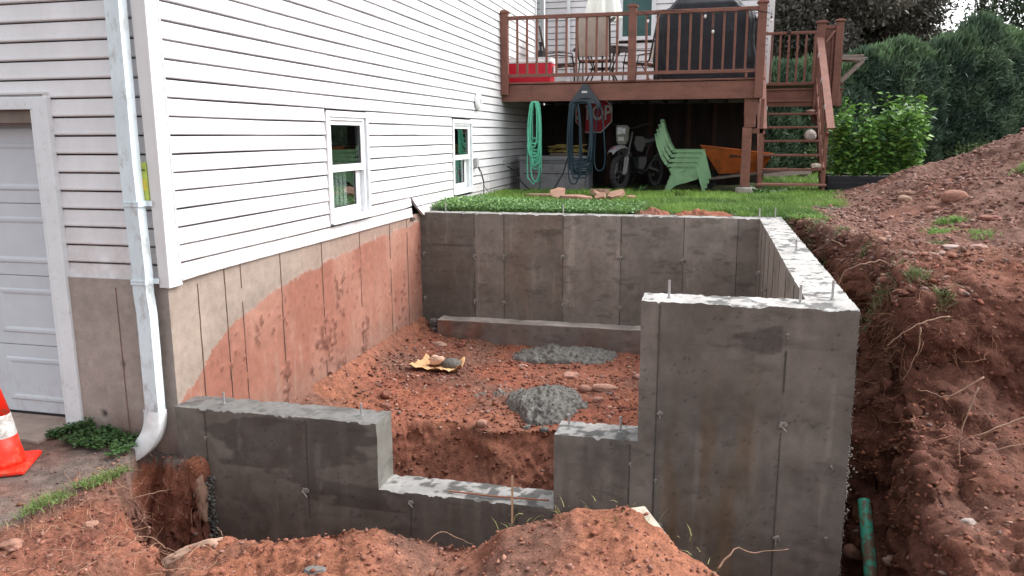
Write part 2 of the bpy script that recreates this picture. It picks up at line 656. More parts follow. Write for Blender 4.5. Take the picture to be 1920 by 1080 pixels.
def H_front(x, y):
    cz = ip(x, CR_X, CR_Z)
    ye = ip(x, YE_X, YE_Y)
    d = ye - y                                   # metres on the camera's side of the trench edge
    G = cz - .10 * np.clip(d, 0, 9) * (cz > -1.1) - .02 * np.clip(d, 0, 3)
    gy = .80 + .12 * np.clip(-y - 1.2, 0, 2)
    G = G - .24 * np.exp(-((x - gy) / .11) ** 2) * sstep(-1.0, -1.35, y)
    G = lerp(G, -1.2 + .03 * np.sin(x), sstep(-2.6, -4.5, y))
    # fall into the trench
    t = np.clip(-d / .42, 0, 1)
    z = lerp(G, -2.15, t ** .75)
    # soil left standing under the short end of the wall and the house corner
    face = -1.26 - .86 * np.clip((-.02 - y) / .36, 0, 1) ** .8
    w = 1 - sstep(.20, .27, x)
    z = np.where(w > 0, lerp(z, np.maximum(z, face), w), z)
    # apron at the garage door: level, slightly lower off the slab edge
    lf = 1 - sstep(-.42, -.16, x)
    z = lerp(z, np.minimum(-1.16 + .10 * sstep(-.2, -.02, y) * sstep(-1.0, -.85, x) * 0, -1.15), lf)
    return z


def grid_normals(P):
    du = np.gradient(P, axis=0)
    dv = np.gradient(P, axis=1)
    n = np.cross(du, dv)
    return n / (np.linalg.norm(n, axis=2)[..., None] + 1e-12)


def relief(P, a_low=.03, a_mid=.02, a_clod=.02, a_fine=.006, sgn=1, s=0, wt=None):
    n = grid_normals(P) * sgn
    q = P.reshape(-1, 3)
    w1 = worley(q, 9, s)
    w2 = worley(q, 26, s + 5)
    msk = sstep(-.1, .5, fbm(q, 2.2, 3, s + 9))
    w3 = worley(q, 15, s + 8)
    rid = np.abs(fbm(q, 4.5, 4, s + 3)) - .3
    cal = lerp(.22, 1.4, sstep(-.4, .45, fbm(q, 1.25, 3, s + 12)))
    a_clod, a_fine, a_mid = a_clod * cal, a_fine * (.4 + .6 * cal), a_mid * (.5 + .5 * cal)
    d = a_low * fbm(q, 1.7, 3, s) + a_mid * (.6 * fbm(q, 6, 4, s + 3) - .9 * rid) + a_clod * (.55 - w1) * (.1 + msk) + .6 * a_clod * (.5 - w3) * (1.1 - msk) + 1.5 * a_fine * (.5 - w2) * (.5 + msk) + a_fine * fbm(q, 45, 2, s + 4)
    d = d.reshape(P.shape[:2])
    if wt is not None: d = d * wt
    return P + n * d[..., None], d


C_RED = np.array([.215, .077, .049])
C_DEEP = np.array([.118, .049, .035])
C_DRY = np.array([.310, .148, .098])
C_PURP = np.array([.160, .089, .070])
C_GRAV = np.array([.125, .098, .086])


def soil_colour(q, d=None, dry=0., purple=0., s=0):
    a = fbm(q, 1.3, 4, 31 + s)[:, None]
    b = fbm(q, 7, 3, 37 + s)[:, None]
    c = lerp(C_DEEP, C_RED, np.clip(.62 + .55 * a + .25 * b, 0, 1))
    c = lerp(c, C_DRY, np.clip(dry, 0, 1) * np.ones((len(q), 1)) if np.ndim(dry) == 0 else np.clip(dry, 0, 1)[:, None])
    pa = fbm(q, .85, 4, 45 + s)[:, None]
    c = lerp(c, np.array([.25, .098, .054]), .45 * sstep(.12, .55, pa))
    c = lerp(c, np.array([.125, .072, .056]), .7 * sstep(.15, .55, fbm(q, 1.15, 4, 46 + s))[:, None])
    pp = purple * np.ones(len(q)) if np.ndim(purple) == 0 else purple
    c = lerp(c, C_PURP, np.clip(pp, 0, 1)[:, None])
    return c * (1 + .16 * fbm(q, 28, 2, 41 + s)[:, None])


def scatter_stones(name, pts, nrm, smin, smax, cols, label, seed=0, sub=0, flat=.6, power=2.2):
    V0, F0 = ICO0 if sub == 0 else ICO1
    r = np.random.default_rng(seed)
    n = len(pts)
    sz = smin + (smax - smin) * r.random(n) ** power
    base = V0[None] * (1 + .85 * (r.random((n, len(V0), 1)) - .5)) * (1 + .5 * (r.random((n, len(V0), 3)) - .5))
    S = np.stack([sz * (.8 + .7 * r.random(n)), sz * (.6 + .5 * r.random(n)), sz * flat * (.6 + .6 * r.random(n))], 1) / 2
    P = base * S[:, None, :]
    ang = r.random(n) * 6.283
    c, s_ = np.cos(ang)[:, None], np.sin(ang)[:, None]
    tl = (r.random(n)[:, None] - .5) * 1.2
    x, y, z = P[..., 0], P[..., 1], P[..., 2]
    y, z = y * np.cos(tl) - z * np.sin(tl), y * np.sin(tl) + z * np.cos(tl)
    P = np.stack([x * c - y * s_, x * s_ + y * c, z], -1)
    P = P + pts[:, None, :] + nrm[:, None, :] * (sz * flat * .08)[:, None, None]
    F = (F0[None] + (np.arange(n) * len(V0))[:, None, None]).reshape(-1, 3)
    cc = cols * (.75 + .5 * r.random((n, 1)))
    o = npmesh(name, P.reshape(-1, 3), F, np.repeat(cc, len(V0), 0), M_STONE, smooth=False)
    return _tag(o, label, 'stones', kind='stuff')


STONE_COLS = np.array([[.24, .115, .085], [.18, .07, .048], [.30, .18, .14], [.15, .062, .044], [.22, .15, .13], [.17, .056, .036]])
SCAT = {}

# front and left ground (mound, trench, hole)
def make_front():
    xs = np.concatenate([np.linspace(-6, -1.3, 24)[:-1], np.arange(-1.3, 4.45, .0135), [4.47]])
    ys = np.concatenate([np.linspace(-9, -2.5, 30)[:-1], np.arange(-2.5, .03, .0135)])
    X, Y = np.meshgrid(xs, ys, indexing='ij')
    wob = .07 * fbm(np.stack([X.ravel(), Y.ravel(), 0 * X.ravel()], 1), 2.6, 3, 5).reshape(X.shape)
    Z = H_front(X + wob * .6, Y + wob)
    P = np.stack([X, Y, Z], -1)
    q = P.reshape(-1, 3)
    # the garage apron is smooth, the mound and trench rough
    calm = 1 - .86 * (1 - sstep(-.45, -.18, X)) * sstep(-1.4, -1.0, Y)
    drive = 1 - sstep(-.06, .05, X - .253 * (Y + .5) + .06 + .05 * fbm(q, 4, 3, 77).reshape(X.shape))   # west of a slanting line
    amp = calm * (1 - .55 * drive)
    qq = P.reshape(-1, 3)
    hole = sstep(-1.24, -1.45, Z) * sstep(.45, .15, X)
    rug = (.03 * fbm(qq, 5, 4, 311) - .03 * np.abs(fbm(qq * [1, 1, 2.5], 9, 3, 313)) + .04 * (.5 - worley(qq * [1, 1, 1.6], 15, 315))).reshape(X.shape)
    P = P + grid_normals(P) * (hole * rug)[..., None]
    P, d = relief(P, .035, .030, .030, .009, 1, 3, amp)
    q = P.reshape(-1, 3)
    crest_dry = sstep(-1.25, -.9, q[:, 2]) * .25 + .18 * (q[:, 1] < -1.15) * (q[:, 2] > -1.4)
    crest_dry = crest_dry + .25 * fbm(q, 3, 3, 8)
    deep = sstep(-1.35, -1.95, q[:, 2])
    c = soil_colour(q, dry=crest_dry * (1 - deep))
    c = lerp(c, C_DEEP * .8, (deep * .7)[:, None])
    dg = C_GRAV * (1 + .25 * fbm(q, 12, 3, 51)[:, None])
    dg = lerp(dg, C_RED * 1.1, np.clip(.35 * fbm(q, 3, 3, 52) + .1, 0, 1)[:, None])
    # the strip by the wall corner is red again
    c = lerp(c, dg, drive.reshape(-1)[:, None] * (q[:, 2] > -1.32)[:, None])
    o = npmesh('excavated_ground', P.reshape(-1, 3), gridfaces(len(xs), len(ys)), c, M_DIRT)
    _tag(o, kind='structure')
    SCAT['front'] = (P, grid_normals(P))


make_front()


# right bank with the spoil pile
def make_bank():
    ys = np.concatenate([np.linspace(-9, -1.6, 20)[:-1], np.arange(-1.6, .5, .017), np.arange(.5, 1.75, .0085), np.arange(1.75, 6.6, .0165), np.linspace(6.6, 12.5, 130)[1:]])
    NT = 330
    X = np.zeros((len(ys), NT)); Z = X.copy()
    xf = np.concatenate([np.linspace(4.455, 5.3, 600), np.linspace(5.3, 9, 500)[1:], np.linspace(9, 16, 60)[1:]])
    for i, y in enumerate(ys):
        z = H_right(xf, np.full_like(xf, y))
        wgt = np.interp(xf, [4.4, 5.3, 7, 9, 16], [1.35, 1.2, .8, .5, .12])
        s = np.concatenate([[0], np.cumsum(np.hypot(np.diff(xf), np.diff(z)) * wgt[1:])])
        t = np.linspace(0, s[-1], NT)
        X[i] = np.interp(t, s, xf); Z[i] = np.interp(t, s, z)
    Y = np.repeat(ys[:, None], NT, 1)
    P = np.stack([X, Y, Z], -1)
    wt = np.ones_like(X) * (1 - .75 * sstep(5.0, 5.4, Y) * (1 - sstep(5.3, 5.9, X)))
    wt = wt * sstep(4.45, 4.6, X)
    q = P.reshape(-1, 3)
    big = (.13 * fbm(q, 1.5, 3, 61)).reshape(X.shape) * sstep(-.05, -.5, Z - .02) * sstep(-2.1, -1.8, Z)
    # a few hollows where soil has fallen out from under the roots
    for (hx, hy, hz, hr, hd) in ((4.93, 1.75, -.62, .26, .20), (4.98, 1.2, -.72, .20, .18), (5.25, .75, -.62, .2, .16), (4.9, 2.6, -.5, .3, .12), (5.2, 1.65, -.12, .15, .12)):
        big = big - hd * np.exp(-(((X - hx) ** 2 + (Y - hy) ** 2 + (Z - hz) ** 2) / hr ** 2))
    P = P + (grid_normals(P) * -1) * (big * wt)[..., None]
    # the cut face is undercut below the root mat: push a ragged band of it back into the bank
    q = P.reshape(-1, 3)
    Zc = P[..., 2]
    rag = .5 + .9 * fbm(q, 1.9, 3, 63).reshape(X.shape)
    band = np.exp(-((Zc + .58 + .12 * rag) / .19) ** 2) * np.clip(.25 + rag, 0, 1.3) * sstep(4.9, 5.0, P[..., 0]) * (Y > .5) * (Y < 1.75)
    P[..., 1] += .36 * band
    band2 = np.exp(-((Zc + .55 + .25 * rag) / .22) ** 2) * np.clip(rag, 0, 1.1) * sstep(1.3, 1.7, Y) * (1 - sstep(4.0, 4.6, Y)) * (P[..., 0] < 5.12) * (P[..., 0] > 4.7)
    P[..., 0] += .28 * band2
    # ledges and slumps
    led = np.abs(fbm(q * [1, 1, 1.5], 3.2, 3, 64)).reshape(X.shape)
    P = P + (-grid_normals(P)) * ((.10 * (led - .3)) * wt * sstep(5.9, 5.2, P[..., 0] + .3 * (Y > 2.2) * (P[..., 2] > 0)))[..., None]
    P, d = relief(P, .045, .045, .050, .013, -1, 21, wt)
    q = P.reshape(-1, 3)
    up = sstep(-.45, .15, q[:, 2])
    far = sstep(1.6, 3.2, q[:, 1])
    pur = np.clip(.35 + .5 * up * far + .3 * sstep(6.0, 7.3, q[:, 0]) * far + .3 * fbm(q, 1.6, 3, 71), 0, 1)
    c = soil_colour(q, dry=np.clip(.05 + .30 * fbm(q, 2, 3, 72), 0, .5), purple=pur, s=3)
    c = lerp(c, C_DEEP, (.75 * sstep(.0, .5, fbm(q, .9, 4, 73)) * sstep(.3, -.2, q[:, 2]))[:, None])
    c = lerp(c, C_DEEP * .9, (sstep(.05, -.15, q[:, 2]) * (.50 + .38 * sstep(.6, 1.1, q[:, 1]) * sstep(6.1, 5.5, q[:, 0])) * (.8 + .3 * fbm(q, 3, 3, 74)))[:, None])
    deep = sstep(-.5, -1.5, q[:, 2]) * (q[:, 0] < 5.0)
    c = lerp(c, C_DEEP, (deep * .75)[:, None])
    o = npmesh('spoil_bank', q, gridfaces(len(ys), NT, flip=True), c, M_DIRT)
    _tag(o, kind='structure')
    SCAT['bank'] = (P, -grid_normals(P))


make_bank()


# floor of the pit inside the new walls
def HP(x, y):
    e = np.interp(x, [0, .45, .95, 1.3, 4.3], [1.1, 1.45, 2.0, 2.1, 2.1]) + .07 * np.sin(x * 2.3 + 1) + .05 * np.sin(x * 6.1)
    z = -1.60 + .25 * np.exp(-np.clip(x + .02, 0, 9) / .17) + .03 * sstep(3, 4.7, y) * (x < 1)
    t = np.clip((e - y) / .55, 0, 1)
    z = z - .05 * sstep(.5, 0, y - e) - (.72) * t ** .8
    return z


def make_pit():
    xs = np.arange(-.02, 4.20, .0145)
    ys = np.arange(.24, 5.04, .0145)
    X, Y = np.meshgrid(xs, ys, indexing='ij')
    P = np.stack([X, Y, HP(X, Y)], -1)
    st = (HP(X, Y) < -1.68)
    P, d = relief(P, .03, .022, .022, .009, 1, 43, 1 + .9 * st)
    q = P.reshape(-1, 3)
    c = soil_colour(q, dry=np.clip(.10 + .3 * fbm(q, 1.5, 3, 81), 0, .5) + .3 * np.exp(-q[:, 0] / .3), s=5)
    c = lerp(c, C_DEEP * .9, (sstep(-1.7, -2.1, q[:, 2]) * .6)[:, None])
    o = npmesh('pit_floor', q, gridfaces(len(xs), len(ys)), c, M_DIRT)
    _tag(o, kind='structure')
    SCAT['pit'] = (P, grid_normals(P))


make_pit()


def ground_z(key, x, y):
    "height of a scattered surface near (x, y), highest there"
    P = SCAT[key][0].reshape(-1, 3)
    d = (P[:, 0] - x) ** 2 + (P[:, 1] - y) ** 2
    k = np.argsort(d)[:6]
    return float(P[k, 2].mean())


# lawn
def make_lawn():
    xs = np.concatenate([np.linspace(-60, -2, 12)[:-1], np.linspace(-2, 9, 170), np.linspace(9, 120, 40)[1:]])
    ys = np.concatenate([np.linspace(5.285, 14, 150), np.linspace(14, 200, 40)[1:]])
    X, Y = np.meshgrid(xs, ys, indexing='ij')
    q = np.stack([X.ravel(), Y.ravel(), 0 * X.ravel()], 1)
    Z = (.015 + .02 * fbm(q, .9, 3, 91)).reshape(X.shape)
    Z = Z - .12 * (1 - sstep(5.285, 5.36, Y)) - .05 * sstep(30, 200, Y)
    P = np.stack([X, Y, Z], -1)
    g = np.array([.040, .060, .020])
    c = lerp(g, np.array([.065, .048, .030]), np.clip(.2 + .5 * fbm(q, 3, 4, 92), 0, 1)[:, None])
    o = npmesh('lawn', P.reshape(-1, 3), gridfaces(len(xs), len(ys)), c, M_DIRT)
    _tag(o, kind='structure')


make_lawn()


def blades(name, label, pts, h, w, cols, lean=.5, cat='grass', seed=0, bend=.4):
    r = np.random.default_rng(seed)
    n = len(pts)
    ang = r.random(n) * 6.283
    S = np.stack([np.cos(ang), np.sin(ang), 0 * ang], 1)
    D = r.normal(size=(n, 3)) * lean
    D[:, 2] = 1
    D /= np.linalg.norm(D, axis=1)[:, None]
    hh = (h * (.5 + .9 * r.random(n)))[:, None] if np.ndim(h) == 0 else (h * (.5 + .9 * r.random(n)))[:, None]
    ww = w * (.7 + .6 * r.random(n))[:, None]
    a, b = pts - S * ww / 2, pts + S * ww / 2
    mid = pts + D * hh * .6
    D2 = D.copy()
    D2[:, :2] *= 1 + bend * 3
    D2[:, 2] *= .7
    tip = mid + D2 * hh * .45
    V = np.stack([a, b, mid + S * ww * .38, mid - S * ww * .38, tip], 1).reshape(-1, 3)
    k = np.arange(n) * 5
    F = np.concatenate([np.stack([k, k + 1, k + 2], 1), np.stack([k, k + 2, k + 3], 1), np.stack([k + 3, k + 2, k + 4], 1)])
    c = np.repeat(cols * (.7 + .6 * r.random((n, 1))), 5, 0)
    o = npmesh(name, V, F, c, M_GRASS, smooth=False)
    return _tag(o, label, cat, kind='stuff')


def grass_patch():
    r = np.random.default_rng(5)
    allp = []
    for (x0, x1, y0, y1, n) in ((.3, 4.9, 5.32, 7.0, 42000), (-.05, 6.6, 7.0, 9.6, 42000), (4.6, 9.5, 9.0, 14, 16000), (5.5, 14, 14, 26, 15000)):
        p = np.stack([x0 + (x1 - x0) * r.random(n), y0 + (y1 - y0) * r.random(n), np.zeros(n)], 1)
        allp.append(p)
    p = np.concatenate(allp)
    bare = fbm(p, 1.6, 3, 95)
    keep = bare < .75
    # keep the pile, the slab stones and the bare soil by the wall free
    keep &= ~((p[:, 0] > 5.15 + .24 * (p[:, 1] - 5.3) + .12 * np.sin(p[:, 1] * 5)) & (p[:, 1] < 9.4))
    keep &= ~((p[:, 0] > 2.62) & (p[:, 0] < 3.95) & (p[:, 1] < 5.68 + .12 * np.sin(p[:, 0] * 7)))
    keep &= ~((p[:, 0] > .75) & (p[:, 0] < 2.2) & (p[:, 1] > 7.15) & (p[:, 1] < 8.35) & (r.random(len(p)) < .85))
    keep &= ~((p[:, 0] > 0) & (p[:, 0] < 4.2) & (p[:, 1] > 9.4))
    p = p[keep]
    t = np.clip(.5 + .7 * fbm(p, 1.1, 3, 97), 0, 1)[:, None]
    c = lerp(np.array([.10, .185, .045]), np.array([.22, .36, .075]), t)
    c = lerp(c, np.array([.075, .13, .05]), ((p[:, 1] < 6.6) * (p[:, 0] < 3.0))[:, None] * .5)
    h = np.where(p[:, 1] < 12, .065 + .03 * sstep(-.3, .6, fbm(p, 2, 2, 98)), .14)
    wid = np.where(p[:, 1] < 9, .007, .011)[:, None]
    blades('lawn_grass', 'short green lawn grass growing behind the new foundation wall', p + [0, 0, .01], h, 1.0 * wid, c, .45, seed=6)


grass_patch()


def ground_cover(name, label, pts, size, cols, seed, zlift=.05):
    "low round-leaved weeds"
    r = np.random.default_rng(seed)
    n = len(pts)
    D = r.normal(size=(n, 3))
    D[:, 2] = np.abs(D[:, 2]) * .35
    D /= np.linalg.norm(D, axis=1)[:, None]
    up = r.normal(size=(n, 3)) * .4 + [0, 0, 1]
    P = pts + np.stack([0 * ang_(n), 0 * ang_(n), zlift * r.random(n)], 1)
    L_ = size * (.6 + .8 * r.random(n))
    V, F, c = leaves(P, D, L_, L_ * .85, cols * (.65 + .7 * r.random((n, 1))), .12, up)
    o = npmesh(name, V, F, c, M_LEAF, smooth=False)
    return _tag(o, label, 'weeds', kind='stuff')


def ang_(n): return np.zeros(n)


def weeds():
    r = np.random.default_rng(15)
    # clover thick against the back of the wall, humped by the house
    n = 26000
    x = .02 + 2.75 * r.random(n) ** 1.15
    y = 5.33 + (1.5 + .9 * np.exp(-x / .5)) * r.random(n)
    hump = .10 * np.exp(-((y - 5.9) / .5) ** 2) * np.exp(-((x - .45) / .7) ** 2) + .045
    p = np.stack([x, y, .015 + hump * r.random(n)], 1)
    c = lerp(np.array([.085, .17, .055]), np.array([.17, .30, .10]), np.clip(p[:, 2:3] * 9, 0, 1))
    ground_cover('clover_patch', 'dense low clover between the house and the back foundation wall', p, .03, c, 16, .03)
    # weeds under the downspout
    n = 4200
    a = r.random(n)
    x = -1.0 + .78 * a
    y = -.01 - .34 * r.random(n) ** 1.4 * (.45 + .75 * a)
    kk = fbm(np.stack([x, y, 0 * x], 1), 9, 3, 17) > -.1
    x, y, a, n = x[kk], y[kk], a[kk], int(kk.sum())
    z = -1.15 + .10 * r.random(n) * np.exp(-((x + .72) / .13) ** 2) * np.exp(-(y / .12) ** 2) + .025 * r.random(n)
    ground_cover('weed_clump', 'low green weeds at the foot of the garage foundation under the downspout', np.stack([x, y, z], 1), .026, np.broadcast_to(np.array([.055, .11, .035]), (n, 3)), 17, .03)
    # thin grass line along the drive edge
    n = 1500
    t = r.random(n)
    x = lerp(-.06, -.30, t) + r.normal(size=n) * .035
    y = lerp(-.50, -1.45, t) + r.normal(size=n) * .03
    z = np.full(n, -1.165)
    kk = fbm(np.stack([x, y, z], 1), 7, 3, 19) > -.05
    x, y, z, n = x[kk], y[kk], z[kk], int(kk.sum())
    blades('drive_edge_grass', 'thin strip of grass between the gravel drive and the red soil', np.stack([x, y, z], 1), .05, .006, np.broadcast_to(np.array([.16, .23, .07]), (n, 3)), .9, seed=18)
    # sod hanging on the lip of the bank and tufts on the pile
    spots = [(4.98, 2.0, 0, .16, 900, 0), (5.12, 1.75, .0, .12, 700, 0), (5.75, 3.55, .1, .18, 1200, 1), (6.0, 3.35, .06, .16, 800, 1), (5.95, 4.1, .15, .13, 700, 1),
             (4.74, 4.55, .02, .2, 1100, 0), (4.86, 4.0, .02, .15, 700, 0), (4.99, 3.2, .0, .1, 500, 0), (7.2, 5.6, .4, .25, 1000, 1), (5.55, 2.9, .03, .12, 400, 0), (5.25, 1.5, -.15, .1, 400, 0), (4.7, 5.2, .03, .25, 1400, 1)]
    PP, CC = [], []
    for (sx, sy, sz, sr, n, br) in spots:
        sr *= .8
        n = int(n * (.65 if br else .38))
        q = r.normal(size=(n, 3)) * [sr, sr, 0] * .55
        q[:, :2] += [sx, sy]
        q[:, 2] = H_right(q[:, 0], q[:, 1]) + .02
        PP.append(q)
        CC.append(np.broadcast_to(np.array([.17, .29, .07]) if br else np.array([.15, .17, .075]), (n, 3)))
    blades('sod_tufts', 'broken sod and grass tufts along the lip of the excavated bank', np.concatenate(PP), .055, .008, np.concatenate(CC), 1.1, seed=19)
    # dry roots and stalks on the near mound crest
    n = 50
    x = 2.6 + 1.1 * r.random(n)
    y = -1.12 + .08 * r.normal(size=n)
    z = np.interp(x, CR_X, CR_Z) - .01
    blades('mound_grass', 'sparse dry grass stalks on the crest of the near mound', np.stack([x, y, z], 1), .05, .005, np.broadcast_to(np.array([.26, .24, .09]), (n, 3)), .9, seed=20)


weeds()


def scatter_all():
    r = np.random.default_rng(99)
    def pick(key, n, cond, wt=None):
        P, Nn = SCAT[key]
        q, nn = P.reshape(-1, 3), Nn.reshape(-1, 3)
        ok = np.where(cond(q))[0]
        k = r.choice(ok, n)
        jit = r.normal(size=(n, 3)) * .006
        return q[k] + jit, nn[k], STONE_COLS[r.integers(0, len(STONE_COLS), n)]
    p, n_, c = pick('bank', 9500, lambda q: (q[:, 2] > -.25) & (q[:, 0] < 9.5) & (q[:, 1] > 1.5) & (fbm(q, 1.2, 2, 5) > -.45))
    pk = np.clip(sstep(1.5, 3.5, p[:, 1]), 0, 1)[:, None]
    scatter_stones('pile_gravel', p, n_, .012, .075, lerp(c, np.array([.20, .125, .11]), .5 * pk), 'loose gravel and stone chips covering the spoil pile', 1)
    p, n_, c = pick('bank', 2600, lambda q: (q[:, 2] <= -.25) & (q[:, 0] < 6.5) & (q[:, 1] > -1.5) & (q[:, 1] < 5.0))
    scatter_stones('bank_gravel', p, n_, .008, .04, c * .85, 'small stones stuck in the red cut face of the bank', 2)
    p, n_, c = pick('pit', 4200, lambda q: (q[:, 2] > -1.72) & (fbm(q, 1.6, 3, 6) > -.35))
    scatter_stones('pit_gravel', p, n_, .008, .05, c * 1.1, 'loose red gravel strewn over the pit floor', 3)
    p, n_, c = pick('pit', 900, lambda q: q[:, 2] <= -1.72)
    scatter_stones('pit_face_gravel', p, n_, .01, .05, c * .7, 'clods on the cut edge of the pit floor', 4)
    p, n_, c = pick('front', 3600, lambda q: (q[:, 2] > -1.35) & (q[:, 1] > -2.4) & (q[:, 0] > -.35))
    scatter_stones('mound_gravel', p, n_, .006, .032, lerp(c, C_RED * 1.15, .45), 'crumbs of red soil and grit on the near mound', 5)
    p, n_, c = pick('front', 1500, lambda q: (q[:, 1] > -2.0) & (q[:, 0] < 0) & (q[:, 0] > -1.2) & (q[:, 2] > -1.25))
    scatter_stones('drive_gravel', p, n_, .004, .018, lerp(c, C_GRAV, .6), 'grit on the worn drive beside the cone', 6)
    p, n_, c = pick('front', 1300, lambda q: (q[:, 2] <= -1.3) & (q[:, 1] > -1.3))
    scatter_stones('trench_gravel', p, n_, .01, .05, c * .6, 'clods in the trench between the mound and the wall', 7)


scatter_all()

def clods():
    r = np.random.default_rng(123)
    for key, n, cond, smin, smax, lb, k in (('bank', 17000, lambda q: (q[:, 0] < 7.5) & (q[:, 1] > -1.3) & (q[:, 1] < 6.5) & (q[:, 0] > 4.5), .006, .040, 'crumbly clods of soil over the bank', 11),
                                      ('pit', 9000, lambda q: q[:, 0] > .1, .005, .050, 'crumbs of red soil over the pit floor', 12),
                                      ('front', 8000, lambda q: (q[:, 1] > -2.2) & (q[:, 0] > -.1) & (q[:, 0] < 4.3), .003, .024, 'crumbly soil over the near mound and trench', 13)):
        P, Nn = SCAT[key]
        q, nn = P.reshape(-1, 3), Nn.reshape(-1, 3)
        ok = np.where(cond(q) & (fbm(q, 2.4, 3, k) > -.35))[0]
        j = r.choice(ok, n)
        deep = sstep(-1.3, -1.9, q[j, 2])[:, None]
        c = soil_colour(q[j], dry=.2 * r.random(n), purple=.4 * (q[j, 2] > -.2) * (key == 'bank'), s=2) * (1 - .3 * deep)
        c = c * (.65 + .7 * r.random((n, 1)))
        scatter_stones('soil_crumbs', q[j] + r.normal(size=(n, 3)) * .004, nn[j], smin, smax, c, lb, k, flat=.8, power=4.0)


clods()

# bare clods at the back of the wall
def clod_heap(x0, x1, yc, h, s):
    xs = np.linspace(x0 - .1, x1 + .1, 70)
    ys = np.linspace(yc - .18, yc + .25, 34)
    X, Y = np.meshgrid(xs, ys, indexing='ij')
    b = np.clip(1 - ((X - (x0 + x1) / 2) / ((x1 - x0) / 2 + .08)) ** 4, 0, 1) * np.clip(1 - ((Y - yc) / .2) ** 2, 0, 1)
    P = np.stack([X, Y, -.02 + h * b], -1)
    P, d = relief(P, .02, .03, .04, .012, 1, s, b)
    q = P.reshape(-1, 3)
    o = npmesh('soil_heap', q, gridfaces(70, 34), soil_colour(q, dry=.25, s=s), M_DIRT)
    _tag(o, kind='structure')


clod_heap(2.72, 3.08, 5.48, .085, 5)
clod_heap(3.22, 3.88, 5.48, .08, 8)

# ------------------------------------------------------------------ new concrete foundation walls
def grid_patch(o, u, v, nu, nv):
    o, u, v = map(np.array, (o, u, v))
    a = np.linspace(0, 1, nu)[:, None, None]
    b = np.linspace(0, 1, nv)[None, :, None]
    return o + a * u + b * v


def gridbox(x0, x1, y0, y1, z0, z1, res=.015, faces='xXyYZ'):
    "list of (P, faceflip, normal)"
    out = []
    nx, ny, nz = (max(2, int(abs(b - a) / res) + 1) for a, b in ((x0, x1), (y0, y1), (z0, z1)))
    if 'y' in faces: out.append((grid_patch((x0, y0, z0), (x1 - x0, 0, 0), (0, 0, z1 - z0), nx, nz), (0, -1, 0), True))
    if 'Y' in faces: out.append((grid_patch((x0, y1, z0), (x1 - x0, 0, 0), (0, 0, z1 - z0), nx, nz), (0, 1, 0), False))
    if 'x' in faces: out.append((grid_patch((x0, y0, z0), (0, y1 - y0, 0), (0, 0, z1 - z0), ny, nz), (-1, 0, 0), False))
    if 'X' in faces: out.append((grid_patch((x1, y0, z0), (0, y1 - y0, 0), (0, 0, z1 - z0), ny, nz), (1, 0, 0), True))
    if 'Z' in faces: out.append((grid_patch((x0, y0, z1), (x1 - x0, 0, 0), (0, y1 - y0, 0), nx, ny), (0, 0, 1), True))
    return out


F_SEAMS = [.217, 1.0, 1.75, 2.48, 3.20, 3.36, 4.075]
B_SEAMS = [.71, 1.10, 1.86, 2.58, 3.33, 3.95]
F_TONE = np.array([1.0, .94, .90, .86, .92, 1.22, .97, 1.06])
B_TONE = np.array([.70, 1.02, .90, 1.25, 1.0, 1.14, .92])


